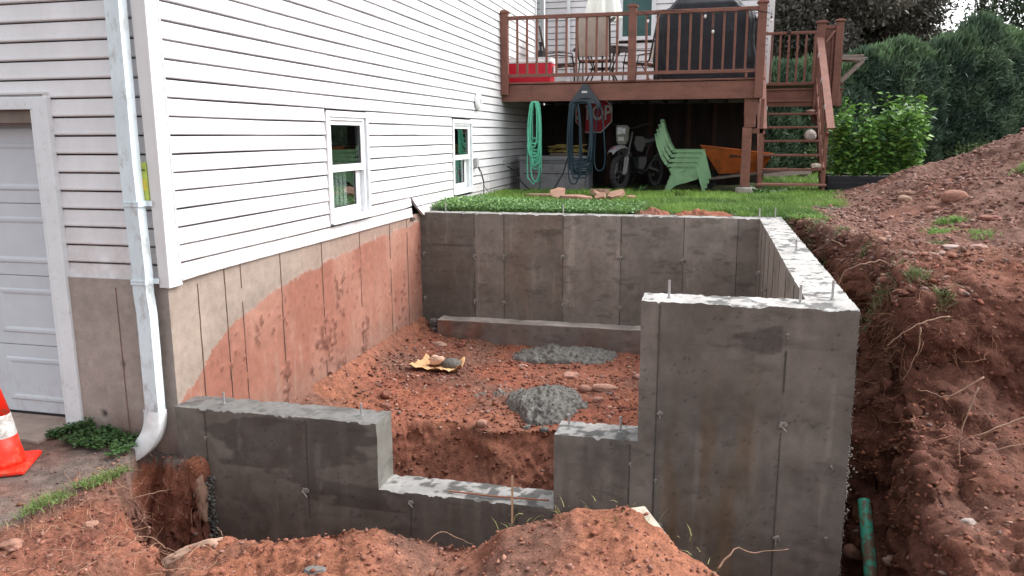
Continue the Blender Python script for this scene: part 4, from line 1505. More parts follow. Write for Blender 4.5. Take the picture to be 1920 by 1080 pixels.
MB().bbox(.70, .86, 12.80, 12.84, 2.12, 2.30, .004).build('outlet_box', mat('grey_box', (.4, .4, .4), .5), HOUSE)


# near downspout: rectangular corrugated pipe, kinked, with an elbow
def downspout():
    ctr = [(-.150, -.045, 4.5), (-.168, -.045, .8), (-.150, -.045, .10), (-.153, -.047, -.06), (-.139, -.05, -.20), (-.140, -.05, -.5), (-.143, -.05, -.91)]
    el = [(-.160, -.052, -.94), (-.165, -.058, -1.0), (-.185, -.068, -1.06), (-.22, -.085, -1.12), (-.28, -.108, -1.175), (-.345, -.135, -1.225), (-.43, -.165, -1.27), (-.50, -.185, -1.30)]
    def sweep(pts, hw, hd, rib):
        b = MB()
        V, F = [], []
        sec = [(-1, -1), (-.5, -1.0), (-.4, -.88), (-.1, -.88), (0, -1.0), (.1, -1), (.2, -.88), (.5, -.88), (.6, -1), (1, -1), (1, -.3), (1, .3), (1, 1), (0, 1), (-1, 1), (-1, .3), (-1, -.3)]
        n = len(sec)
        for i, p in enumerate(pts):
            p = Vector(p)
            d = (Vector(pts[min(i + 1, len(pts) - 1)]) - Vector(pts[max(i - 1, 0)])).normalized()
            side = Vector((0, 1, 0)).cross(d)
            side = Vector((0, -1, 0)).cross(d).normalized()
            nrm = d.cross(side).normalized()
            k = rib[i] if rib else 1
            for (a, c) in sec:
                V.append(p + side * a * hw * k + nrm * c * hd * k)
        for i in range(len(pts) - 1):
            for j in range(n):
                F.append((i * n + j, i * n + (j + 1) % n, (i + 1) * n + (j + 1) % n, (i + 1) * n + j))
        return b.add(V, F)
    # densify the elbow with accordion ribs
    ds = sweep(ctr, .053, .040, None).build('downspout', M_GUTTER, HOUSE)
    pp, rib = [], []
    B0, B1, B2, B3 = Vector((-.143, -.052, -.905)), Vector((-.140, -.058, -1.17)), Vector((-.30, -.11, -1.26)), Vector((-.60, -.20, -1.305))
    for i in range(37):
        u = i / 36
        pp.append(B0 * (1 - u) ** 3 + B1 * 3 * u * (1 - u) ** 2 + B2 * 3 * u * u * (1 - u) + B3 * u ** 3)
    for i in range(len(pp)): rib.append(1.07 if (i < 12 or i > 30) else (1.055 if i % 2 else 1.085))
    sweep([tuple(p) for p in pp], .056, .043, rib).build('elbow', mat('elbow_metal', (.76, .78, .79), .25, var=.12, vs_=12, coat=.3), ds, smooth=True)
    for z in (.555, .02):
        s = MB().box(-.214, -.094, -.090, -.087, z - .018, z + .018).box(-.097, -.094, -.087, .0, z - .018, z + .018).box(-.214, -.211, -.087, .0, z - .018, z + .018).box(-.094, -.055, -.012, -.006, z - .018, z + .018)
        s.box(-.213, -.095, -.093, -.090, z - .016, z - .008).box(-.213, -.095, -.093, -.090, z + .006, z + .014)
        s.build('strap', M_GUTTER, ds)
    MB().box(-.216, -.104, -.0895, -.0885, -.905, -.898).build('joint_band', M_GUTTER, ds)


downspout()
b = MB().box(-.150, -.085, -.002, .040, .575, .83).build('meter_tag', mat('lime_tag', (.45, .55, .12), .6, var=.3), HOUSE)
MB().box(-.148, -.087, -.006, -.0025, .64, .72).build('yellow_panel', M_YELLOW, b)
MB().box(-.148, -.087, -.006, -.0025, .775, .782).build('printed_line', M_BLACK, b)
# round vent and outlet on the side wall
v = MB().lathe([(.11, 0), (.125, .012), (.125, .05), (.10, .066), (.0001, .07)], n=28)
rotm = Matrix.Rotation(R(90), 4, 'Y')
v.v = [tuple(rotm @ Vector(p) + Vector((.0, 7.62, 1.53))) for p in v.v]
vo = v.build('vent_hood', M_WHITE, HOUSE, smooth=False)
g = MB()
for i in range(4): g.box(.069, .073, 7.59, 7.65, 1.50 + i * .02, 1.508 + i * .02)
g.build('vent_grille', M_BLACK, vo)
b = MB().bbox(0, .06, 7.40, 7.52, .52, .66, .006).build('outlet_box', mat('grey_box'), HOUSE)
MB().tube([(.05, 7.5, .52), (.09, 7.52, .44), (.12, 7.55, .30), (.12, 7.55, .05)], .008, 6).build('cable', M_BLACK, b)
MB().tube([(.05, 7.5, .5), (.08, 7.6, .35), (.05, 7.85, .18), (.1, 8.0, .06)], .005, 6).build('cable', M_BLACK, b)
MB().bbox(0, .05, 9.25, 9.34, .50, .58, .005).build('hose_bib_box', mat('grey_box'), HOUSE)

# ------------------------------------------------------------------ deck and stairs
DECK = thing('deck', 'raised brown wooden deck with railing, landing and open stairs', 'deck', (2.2, 9.3, 0))
FZ = 1.88


def D(b, name='beam', mt=None, parent=None): return b.build(name, mt or M_STAINED, parent or DECK)


D(MB().bbox(.0, 4.36, 9.20, 9.24, 1.585, 1.868, .003), 'fascia_board')
D(MB().bbox(4.32, 4.36, 9.24, 11.0, 1.585, 1.868, .003), 'fascia_board')
D(MB().bbox(.0, 4.40, 9.17, 9.31, FZ, FZ + .028, .004), 'deck_board')
y = 9.316
while y < 12.86:
    x1 = 4.40 if y < 10.95 else 5.86
    D(MB().box(.0, x1, y, y + .135, FZ, FZ + .028), 'deck_board')
    y += .141
for x in np.arange(.2, 4.3, .405):
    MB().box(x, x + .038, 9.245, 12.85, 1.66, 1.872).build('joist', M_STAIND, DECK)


def post(x0, x1, y0, y1, z0, z1, cap=True, mt=None):
    p = D(MB().bbox(x0, x1, y0, y1, z0, z1, .005), 'post', mt)
    if cap:
        b = MB().bbox(x0 - .022, x1 + .022, y0 - .022, y1 + .022, z1, z1 + .03, .005)
        b.prism([(x0 - .01, z1 + .03), (x1 + .01, z1 + .03), ((x0 + x1) / 2 + .03, z1 + .052), ((x0 + x1) / 2 - .03, z1 + .052)], 1, y0 - .01, y1 + .01)
        b.build('post_cap', M_STAINED, p)
    return p


post(.0, .13, 9.10, 9.20, 1.70, 3.06)
post(2.19, 2.32, 9.10, 9.20, 1.90, 3.07)
post(4.24, 4.375, 9.10, 9.235, 1.585, 3.05)
for (a, b_) in ((.13, 2.19), (2.32, 4.24)):
    D(MB().bbox(a, b_, 9.115, 9.185, 2.945, 3.005, .004), 'top_rail')
    D(MB().bbox(a, b_, 9.125, 9.175, 1.99, 2.045, .004), 'bottom_rail')
bal = MB().bbox(-.018, .018, -.018, .018, 0, .90, .003).mesh('baluster')
bal.materials.append(M_STAINED)
for i in range(11): inst('baluster', bal, DECK, (.29 + .1712 * i, 9.15, 2.045))
for i in range(10): inst('baluster', bal, DECK, (2.485 + .1768 * i, 9.15, 2.045))
D(MB().bbox(2.50, 2.54, 9.13, 9.17, 1.908, 1.99), 'rail_block')
D(MB().bbox(4.08, 4.12, 9.13, 9.17, 1.908, 1.99), 'rail_block')
# right side rail of the main deck
post(4.26, 4.36, 10.85, 10.95, 1.9, 3.0)
D(MB().bbox(4.28, 4.34, 9.24, 10.85, 2.945, 3.0, .004), 'top_rail')
D(MB().bbox(4.29, 4.33, 9.24, 10.85, 1.99, 2.04, .004), 'bottom_rail')
for i in range(9): inst('baluster', bal, DECK, (4.31, 9.4 + .16 * i, 2.045))
# landing, lower right
D(MB().bbox(4.40, 5.81, 10.985, 11.02, 1.50, 1.79, .003), 'fascia_board')
D(MB().bbox(4.40, 5.86, 10.96, 11.12, 1.79, 1.818, .003), 'deck_board')
D(MB().bbox(5.80, 5.84, 11.02, 12.3, 1.50, 1.79, .003), 'fascia_board')
D(MB().bbox(4.42, 5.80, 12.17, 12.23, 2.905, 2.955, .004), 'top_rail')
D(MB().bbox(4.42, 5.80, 12.18, 12.22, 1.95, 2.0, .004), 'bottom_rail')
D(MB().bbox(4.42, 5.80, 12.24, 12.27, 1.80, 1.93, .003), 'fascia_board')
for i in range(7): inst('baluster', bal, DECK, (4.66 + .159 * i, 12.2, 2.0))
post(5.345, 5.49, 10.93, 11.03, 1.2, 2.94)
post(5.655, 5.785, 10.93, 11.03, 1.50, 2.955)
D(MB().bbox(5.49, 5.655, 10.96, 11.0, 2.84, 2.90, .004), 'top_rail')
D(MB().bbox(5.49, 5.655, 10.985, 11.0, 1.84, 2.84), 'rail_panel')
D(MB().bbox(5.50, 5.53, 10.955, 10.985, 1.9, 2.80).bbox(5.60, 5.63, 10.955, 10.985, 1.9, 2.80), 'panel_batten')
D(MB().bar((5.50, 10.95, 2.60), (5.64, 10.94, 2.80), .03, .04), 'brace', M_STAINL)
post(5.70, 5.80, 12.15, 12.25, 1.5, 2.98)
# main post with concrete foot, beam blocks
D(MB().bbox(4.10, 4.30, 9.25, 9.36, 1.30, 1.585, .006).bbox(4.11, 4.29, 9.245, 9.37, 1.12, 1.30, .01), 'beam_block', M_STAINED)
D(MB().bbox(4.09, 4.24, 9.26, 9.38, .15, 1.12, .006), 'post')
foot = MB().lathe([(.155, 0), (.165, .03), (.16, .12), (.14, .135), (.0001, .137)], (4.18, 9.30, .0), 20)
D(foot, 'concrete_foot', M_CONCL)
D(MB().bbox(4.36, 4.42, 9.3, 9.34, .35, 1.58, .003), 'post')
D(MB().bbox(4.24, 4.42, 9.30, 9.34, 1.02, 1.10, .003), 'cross_block')
D(MB().box(.02, 4.2, 11.9, 12.0, .02, 1.62), 'back_panel', mat('shaded_plywood', (.028, .020, .018), .9, var=.5, vs_=2, stretch=(3, 1, .3)))  # panel coloured near black to paint in the shade under the deck
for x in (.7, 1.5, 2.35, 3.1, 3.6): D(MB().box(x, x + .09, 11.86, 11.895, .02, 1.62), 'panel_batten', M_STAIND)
D(MB().bbox(1.0, 1.12, 11.4, 11.52, .0, 1.66), 'post', M_STAIND)

# stairs
for i in range(7):
    z, y = .19 + .2383 * i, 9.45 + .25 * i
    x0, x1 = (4.355, 5.475) if i == 0 else ((4.375, 5.455) if i == 1 else (4.47, 5.40))
    mt_ = M_STAINL if i == 0 else M_STAINED
    D(MB().bbox(x0, x1, y, y + .27, z - .038, z, .006), 'tread', mt_)
for (x0, x1) in ((4.385, 4.455), (5.405, 5.46)):
    b = MB()
    b.bar(((x0 + x1) / 2, 9.58, .03), ((x0 + x1) / 2, 11.0, 1.50), x1 - x0, .23, (0, 0, 1))
    D(b, 'stringer')
    D(MB().bbox(x0, x1, 9.50, 9.60, .02, 1.02 if x0 < 5 else 1.04, .004), 'post')
# handrails slope down towards the camera
def slope(xb, xt, zoff, w, h, name, mt, y0=9.44, y1=10.98, z0=1.09, z1=2.72):
    return D(MB().bar((xb, y0, z0 + zoff), (xt, y1, z1 + zoff), w, h), name, mt)


slope(5.485, 5.40, 0, .12, .034, 'handrail', M_STAINL)
slope(4.43, 4.41, 0, .11, .034, 'handrail', M_STAINL)
slope(5.44, 5.39, -.10, .035, .07, 'side_rail', M_STAINED)
slope(4.44, 4.43, -.10, .035, .07, 'side_rail', M_STAINED)
slope(5.41, 5.38, -.72, .03, .06, 'lower_rail', M_STAINED, z0=1.16)
for i in range(6):
    y = 9.72 + .22 * i
    z = .30 + (y - 9.45) / .25 * .2383
    D(MB().bbox(5.39, 5.415, y, y + .03, z + .12, z + .80), 'stair_baluster')
for i, t in enumerate((.22, .50, .78)):
    x, y, z = 5.43 - .085 * t, 9.44 + 1.54 * t, 1.09 + 1.63 * t
    D(MB().bbox(x - .02, x + .012, y - .02, y + .02, z - .045, z + .03, .003), 'clip', M_STEEL)
    D(MB().bbox(4.465, 4.497, y - .02, y + .02, z - .045, z + .02, .003), 'clip', M_STEEL)
D(MB().bbox(4.93, 5.0, 12.14, 12.24, 2.92, 2.975, .006), 'rail_clip', M_BLACK)

for (n_, l_, c_, g_) in []: pass
stone('rock', 'large pale squarish rock on the fourth stair tread', 'rock', (5.27, 10.32, .905), (.21, .17, .20), .3, (.50, .43, .40), 3, rough=.12, flat=.3)
stone('rock', 'oval cream rock at the right end of the second stair tread', 'rock', (5.34, 9.83, .428), (.17, .12, .10), .4, (.52, .44, .36), 4, rough=.12)
stone('rock', 'flat brownish rock near the top of the stairs', 'rock', (5.31, 10.83, 1.382), (.17, .12, .06), .2, (.33, .2, .16), 5, rough=.12)

# folding rack on the landing's right side
t = thing('folding_shelf', 'weathered triangular wooden bracket shelf sticking out beside the landing', 'shelf bracket', (5.8, 11.0, 1.88))
for yy in (10.98, 11.35):
    MB().bar((5.79, yy, 2.34), (6.17, yy, 2.31), .035, .07).build('bracket_top', M_WGREY, t)
    MB().bar((5.80, yy, 1.92), (6.15, yy, 2.28), .035, .06).build('brace', M_WGREY, t)
MB().bbox(5.80, 6.16, 10.99, 11.36, 2.365, 2.385, .003).build('shelf_board', M_WGREY, t)
MB().tube([(6.19 + .02 * math.cos(a), 10.97, 2.315 + .02 * math.sin(a)) for a in np.linspace(0, 6.0, 10)], .004, 6).build('hook', M_STEEL, t)

# string lights along the rail
t = thing('string_lights', 'string of small bulbs strung along the deck railing', 'string lights', (3.3, 9.1, 3.0))
pts = [(2.38, 9.09, 2.99), (2.55, 9.08, 2.93), (2.75, 9.08, 3.0), (3.1, 9.09, 2.97), (3.4, 9.08, 2.91), (3.7, 9.08, 2.90), (4.05, 9.09, 2.96), (4.38, 9.085, 2.90), (4.46, 9.085, 2.86)]
MB().tube(pts, .005, 5).build('cable', M_BLACK, t)
for (x, z, d_) in ((2.51, 2.86, .10), (3.42, 2.90, .0), (3.55, 2.66, .0), (4.44, 2.80, .0)):
    s = MB().lathe([(.012, .04), (.016, .02), (.016, 0)], (x, 9.075, z), 8).build('socket', M_BLACK, t)
    MB().lathe([(.002, -.06), (.018, -.045), (.022, -.025), (.014, 0)], (x, 9.075, z), 10).build('bulb', mat('bulb_glass', (.7, .65, .6), .1, var=0, spec=.8), s)
    MB().tube([(x, 9.075, z + .04), (x, 9.08, 2.95)], .003, 4).build('cable', M_BLACK, t)


# ------------------------------------------------------------------ on the deck
def cooler():
    t = thing('cooler', 'red cooler with a white lid at the left end of the deck', 'cooler', (.43, 9.62, FZ + .028))
    z = FZ + .028
    b = MB().prism([(.04, z), (.80, z), (.83, z + .34), (.01, z + .34)], 1, 9.42, 9.84)
    b.build('body', M_RED, t)
    MB().bbox(.0, .835, 9.40, 9.86, z + .34, z + .39, .012).bbox(.02, .815, 9.42, 9.84, z + .39, z + .44, .02).build('lid', M_WHITE, t)
    h = MB().bbox(.83, .86, 9.55, 9.71, z + .16, z + .30, .005)
    h.build('handle', M_WHITE, t)
    MB().bbox(-.02, .01, 9.55, 9.71, z + .16, z + .30, .005).build('handle', M_WHITE, t)


cooler()
t = thing('bottle', 'small black canister with a flared top on the cooler lid', 'canister', (.60, 9.62, FZ + .468))
MB().bbox(.54, .66, 9.56, 9.68, FZ + .468, FZ + .60, .01).build('body', M_BLACK, t)
MB().lathe([(.02, .13), (.02, .2), (.05, .27), (.04, .275), (.001, .275)], (.60, 9.62, FZ + .468), 12).build('funnel_top', M_BLACK, t)


def grill():
    z0 = FZ + .03
    nu, nv = 96, 46
    u = np.linspace(0, 2 * np.pi, nu, endpoint=False)
    v = np.linspace(0, 1, nv)
    U, Vv = np.meshgrid(u, v, indexing='ij')
    wx = np.interp(Vv, [0, .25, .58, .74, .80, .92, 1], [.86, .88, .86, .80, .62, .50, .42])
    wy = np.interp(Vv, [0, .3, .7, .85, 1], [.36, .36, .36, .34, .14])
    z = np.interp(Vv, [0, .74, .82, .95, 1], [0, 1.18, 1.30, 1.46, 1.49])
    e = .38
    cx, sy = np.cos(U), np.sin(U)
    X = np.sign(cx) * np.abs(cx) ** e * wx
    Y = np.sign(sy) * np.abs(sy) ** e * wy
    fold = .022 * np.sin(U * 17 + 2 * np.sin(U * 3)) * (1 - Vv) ** .7 + .012 * np.sin(U * 9 + Vv * 5)
    q = np.stack([X.ravel(), Y.ravel(), z.ravel()], 1)
    w = fold.ravel() + .035 * fbm(q, 2.8, 3, 5)
    q[:, 0] *= 1 + w
    q[:, 1] *= 1 + w * 1.6
    q[:, 2] += .03 * fbm(q, 3, 2, 6) * (q[:, 2] > .3)
    q += [3.42, 10.25, z0]
    i = np.arange(nu)[:, None] * nv + np.arange(nv - 1)[None]
    j = ((np.arange(nu) + 1) % nu)[:, None] * nv + np.arange(nv - 1)[None]
    F = np.stack([i, j, j + 1, i + 1], -1).reshape(-1, 4)
    cap0 = len(q)
    q = np.concatenate([q, [[3.42, 10.25, z0 + 1.51]]])
    top = np.arange(nu) * nv + nv - 1
    F3 = np.stack([top, np.roll(top, -1), np.full(nu, cap0), np.full(nu, cap0)], 1)
    t = thing('covered_grill', 'barbecue grill under a black fitted cover behind the deck railing', 'covered grill', (3.42, 10.25, z0))
    npmesh('grill_cover', q, np.concatenate([F, F3[:, :4]]), None, M_COVER, t)
    MB().bbox(2.7, 2.78, 10.1, 10.2, z0 - .0, z0 + .1).build('caster', M_BLACK, t)
    MB().bbox(4.05, 4.13, 10.1, 10.2, z0 - .0, z0 + .1).build('caster', M_BLACK, t)


grill()


def sling_chair(name, label, loc, rz, group):
    t = thing(name, label, 'patio chair', loc, rz, group)
    W = .28
    for s in (-1, 1):
        x = s * W
        b = MB().tube([(x, .02, .42), (x * .98, -.20, .40), (x, -.28, .46), (x, -.42, 1.12)], .018, 8)
        b.build('side_frame', M_BRONZE, t)
        MB().tube([(x, .26, 0), (x, .24, .40), (x, .20, .62), (x, -.05, .64), (x, -.32, .62)], .012, 8).build('leg', M_BRONZE, t)
        MB().tube([(x, -.12, .40), (x, -.36, .0)], .012, 8).build('leg', M_BRONZE, t)
        MB().tube([(x, .02, .42), (x, .26, .44)], .013, 8).build('seat_rail', M_BRONZE, t)
    MB().tube([(-W, -.42, 1.12), (0, -.425, 1.13), (W, -.42, 1.12)], .013, 8).build('top_bar', M_BRONZE, t)
    MB().tube([(-W, .26, .44), (W, .26, .44)], .013, 8).build('front_bar', M_BRONZE, t)
    MB().tube([(-W, -.12, .38), (W, -.12, .38)], .010, 8).build('stretcher', M_BRONZE, t)
    b = MB()
    n = 10
    for i in range(n):
        t0, t1 = i / n, (i + 1) / n
        y0, z0 = lerp(-.29, -.415, t0), lerp(.47, 1.11, t0)
        y1, z1 = lerp(-.29, -.415, t1), lerp(.47, 1.11, t1)
        s0, s1 = -.02 * math.sin(t0 * math.pi), -.02 * math.sin(t1 * math.pi)
        b.add([(-W + .012, y0 + s0, z0), (W - .012, y0 + s0, z0), (W - .012, y1 + s1, z1), (-W + .012, y1 + s1, z1), (-W + .012, y0 + s0 - .004, z0), (W - .012, y0 + s0 - .004, z0), (W - .012, y1 + s1 - .004, z1), (-W + .012, y1 + s1 - .004, z1)],
              [(0, 1, 2, 3), (7, 6, 5, 4)])
    b.build('back_sling', M_SLING, t, world=False)
    MB().bbox(-W + .012, W - .012, -.26, .25, .41, .418, .002).build('seat_sling', M_SLING, t, world=False)
    return t


# the builder above mixes world offsets, so build at the origin and move
_old = MB.build
def _bl(s, name, mt, parent=None, world=False, smooth=False): return _old(s, name, mt, parent, world, smooth)
MB.build = _bl
c1 = sling_chair('patio_chair', 'tan sling patio chair with its back to the railing', (1.52, 10.12, FZ + .028), R(0), 'sling chairs round the patio table')
c2 = sling_chair('patio_chair', 'patio chair seen edge-on at the left of the table', (.72, 11.0, FZ + .028), R(-80), 'sling chairs round the patio table')
c3 = sling_chair('patio_chair', 'patio chair at the right of the table half behind the middle post', (2.25, 11.1, FZ + .028), R(70), 'sling chairs round the patio table')
t = thing('patio_table', 'round dark patio table behind the tan chair', 'patio table', (1.5, 11.1, FZ + .028))
MB().lathe([(.55, .68), (.57, .70), (.57, .72), (.55, .735), (.0001, .735)], n=36).build('table_top', M_BRONZE, t)
for k in range(4):
    a = R(45 + 90 * k)
    MB().tube([(.42 * math.cos(a), .42 * math.sin(a), .69), (.22 * math.cos(a), .22 * math.sin(a), .35), (.46 * math.cos(a), .46 * math.sin(a), 0)], .016, 8).build('leg', M_BRONZE, t)
MB().lathe([(.24, .33), (.25, .345), (.24, .36)], n=24).build('ring', M_BRONZE, t)
t = thing('patio_umbrella', 'folded white patio umbrella on a dark pole behind the table', 'umbrella', (1.5, 11.1, FZ + .028))
MB().tube([(0, 0, 0), (0, 0, 2.6)], .019, 8).build('pole', M_BRONZE, t)
MB().lathe([(.02, .0), (.26, .02), (.26, .05), (.06, .09), (.02, .1)], n=24).build('base', M_BLACK, t)
q = []
nu, nv = 64, 14
U, V_ = np.meshgrid(np.linspace(0, 2 * np.pi, nu), np.linspace(0, 1, nv), indexing='ij')
rr_ = np.interp(V_, [0, .12, .6, 1], [.30, .29, .18, .03]) * (1 + .22 * np.cos(U * 8) * (1 - V_))
P = np.stack([rr_ * np.cos(U), rr_ * np.sin(U) * .8, 1.24 + V_ * 1.3 + .04 * np.cos(U * 8) * (1 - V_)], -1)
o = npmesh('canopy', P.reshape(-1, 3), gridfaces(nu, nv), None, M_CANVAS, t, off=(0, 0, 0))
P[..., :2] *= .93
o = npmesh('canopy_lining', P.reshape(-1, 3), gridfaces(nu, nv, flip=True), None, mat('grey_green_lining', (.45, .5, .45), .8), t, off=(0, 0, 0))

# ------------------------------------------------------------------ under the deck
t = thing('storage_box', 'grey resin storage box under the deck beside the house', 'storage box', (.85, 9.95, .015))
MB().bbox(-.64, .56, -.30, .30, 0, .54, .01).build('body', M_GREY, t)
MB().bbox(-.67, .59, -.33, .33, .54, .62, .02).build('lid', M_GREY, t)
for z in (.30, .49): MB().box(-.62, .54, -.306, -.301, z, z + .012).build('groove', M_BLACK, t)
MB().bbox(.56, .62, -.28, .30, .02, .50, .008).build('end_panel', mat('box_end_shade', (.15, .15, .17), .6), t)  # darker grey paints the shading of the box's end
for x in (-.64, .50): MB().bbox(x, x + .06, -.315, -.30, .0, .53, .004).build('corner_rib', M_GREY, t)
t = thing('cord_tray', 'shallow tray with a tangle of yellow extension cord on the storage box', 'cord tray', (1.0, 9.85, .64))
MB().bbox(-.25, .30, -.12, .16, 0, .05, .006).build('tray', mat('tray_brown', (.12, .09, .07), .7), t)
rg = random.Random(3)
for j in range(3):
    pts = []
    for i in range(46):
        a = i * .55 + j
        pts.append(((.05 + .16 * rg.random()) * math.cos(a) * 1.5 - .02 + .1 * j, .07 * math.sin(a), .06 + .05 * rg.random() + .10 * max(0, math.sin(a * .31 + j))))
    MB().tube(pts, .007, 5).build('cord', M_CORD, t)


def loops(name, parent, mt, x0, x1, ztop, bots, y, r, spread, seed, pinch=.5):
    "hanging coils: U shaped strands over one hook"
    g = random.Random(seed)
    b = MB()
    n = len(bots)
    for i, zb in enumerate(bots):
        w = (x1 - x0) * ((.55 + .45 * g.random()) if pinch < .9 else (.80 + .20 * g.random()))
        xc = (x0 + x1) / 2 + (g.random() - .5) * (x1 - x0 - w)
        yy = y + (g.random() - .5) * spread
        top = (x1 - x0) * pinch * (.7 + .3 * g.random())
        pts = []
        H = ztop - zb
        lean = (g.random() - .5) * .05
        for k in range(33):
            a = 2 * math.pi * k / 33
            s_, c_ = math.sin(a), math.cos(a)
            f = (1 - c_) / 2                      # 0 top .. 1 bottom
            hw = lerp(top / 2, w / 2, f ** .8)
            ee = .62 if pinch < .9 else .30
            px = xc + lean * f + math.copysign(abs(s_) ** ee, s_) * hw
            pz = (ztop + zb) / 2 + math.copysign(abs(c_) ** .9, c_) * H / 2 + .01 * g.random()
            pts.append((px, yy + .012 * math.sin(3 * a + i), pz))
        b.tube(pts, r, 7, closed=True)
    return b.build(name, mt, parent, world=False)


t = thing('garden_hose', 'mint green garden hose hung in long coils from the deck beam', 'garden hose', (.60, 9.12, 0))
loops('coil', t, M_GHOSE, -.13, .13, 1.57, [.20, .42, .50, .55, .60, .68, .75, .86, .95, .52, .7, .58, .8, .64, .47], 0, .0135, .07, 5, .62)
MB().tube([(-.12, -.0, .9), (-.13, 0, .5), (-.12, -.01, .27), (-.02, -.01, .16), (.08, 0, .3), (.09, 0, .5)], .0115, 7).build('hose_end', M_GHOSE, t)
MB().tube([(.10, .0, .45), (.10, .0, .2), (.09, .02, .02), (.2, .1, .015)], .0115, 7).build('hose_end', mat('hose_end_dark', (.03, .10, .07), .5), t)
MB().tube([(-.06, .0, 1.86), (-.06, -.02, 1.72), (-.02, -.03, 1.58), (.03, -.03, 1.56)], .008, 6).build('hook', mat('rusty_hook', (.10, .05, .04), .7), t)

t = thing('hose_hanger', 'dark hose hanger with a small white label on the deck beam', 'hose hanger', (1.475, 9.14, 1.55))
pl = [(-.03, .31), (.03, .31), (.10, .21), (.19, .10), (.27, -.02), (.27, -.10), (.22, -.08), (.15, .02), (.08, .07), (-.08, .07), (-.15, .02), (-.22, -.08), (-.27, -.10), (-.27, -.02), (-.19, .10), (-.10, .21)]
MB().prism(pl, 1, -.03, .05).build('bracket', mat('hanger_plastic', (.045, .055, .065), .5, var=.1), t)
MB().prism([(-.2, -.02), (.2, -.02), (.13, .05), (-.13, .05)], 1, -.10, -.03).build('saddle', mat('hanger_plastic'), t)
lb = MB().box(-.05, .04, -.034, -.031, .16, .19).build('sticker', M_WHITE, t)
MB().box(-.04, -.01, -.036, -.0345, .17, .18).box(.0, .03, -.036, -.0345, .17, .18).build('printed_mark', M_BLACK, lb)
t = thing('garden_hose', 'navy blue garden hose hung in long loops from the dark hanger', 'garden hose', (1.475, 9.05, 0))
loops('coil', t, M_NHOSE, -.27, .15, 1.56, [.28, .33, .38, .42, .48, .52, .55, .6, .45, .36, .5, .57], 0, .0125, .09, 8, .95)
loops('coil', t, M_NHOSE, -.28, .02, 1.54, [.17, .26, .34, .40], -.02, .0125, .05, 9, .5)
loops('coil', t, M_NHOSE, .12, .42, 1.52, [.40], .0, .0115, .02, 10, .2)
MB().tube([(-.29, .1, .62), (-.36, .05, .35), (-.50, -.02, .10), (-.62, 0, .02)], .012, 6).build('hose_end', M_BLACK, t)
t = thing('drain_hose', 'black hose sagging from the house wall to the grass by the storage box', 'hose', (.2, 9.5, .3))
MB().tube([(-.16, -.1, .16), (-.02, -.22, .10), (.12, -.24, -.1), (.3, -.24, -.27)], .012, 6).build('hose', M_BLACK, t)


def stop_sign():
    t = thing('stop_sign', 'red octagonal stop sign leaning in the dark under the deck', 'stop sign', (1.29, 11.5, 1.42))
    Rr = .40
    oc = lambda r: [(r * math.cos(R(22.5 + 45 * k)), r * math.sin(R(22.5 + 45 * k))) for k in range(8)]
    MB().prism(oc(Rr), 1, 0, .004).build('sign_face', M_WHITE, t)
    MB().prism(oc(Rr - .022), 1, -.0025, -.0002).build('red_field', M_STOP, t)
    cu = bpy.data.curves.new('lettering', 'FONT')
    cu.body = 'STOP'
    cu.size = .36
    cu.align_x = 'CENTER'
    cu.align_y = 'CENTER'
    cu.extrude = .001
    cu.offset = .006
    cu.space_character = 1.02
    tmp = bpy.data.objects.new('tmp', cu)
    COL.objects.link(tmp)
    bpy.context.view_layer.update()
    me = bpy.data.meshes.new_from_object(tmp.evaluated_get(bpy.context.evaluated_depsgraph_get()))
    bpy.data.objects.remove(tmp)
    me.materials.clear()
    me.materials.append(M_WHITE)
    o = link('lettering', me, None, t, (0, -.005, .01))
    o.rotation_euler = (R(90), 0, 0)
    o.scale = (.80, 1.12, 1)


stop_sign()


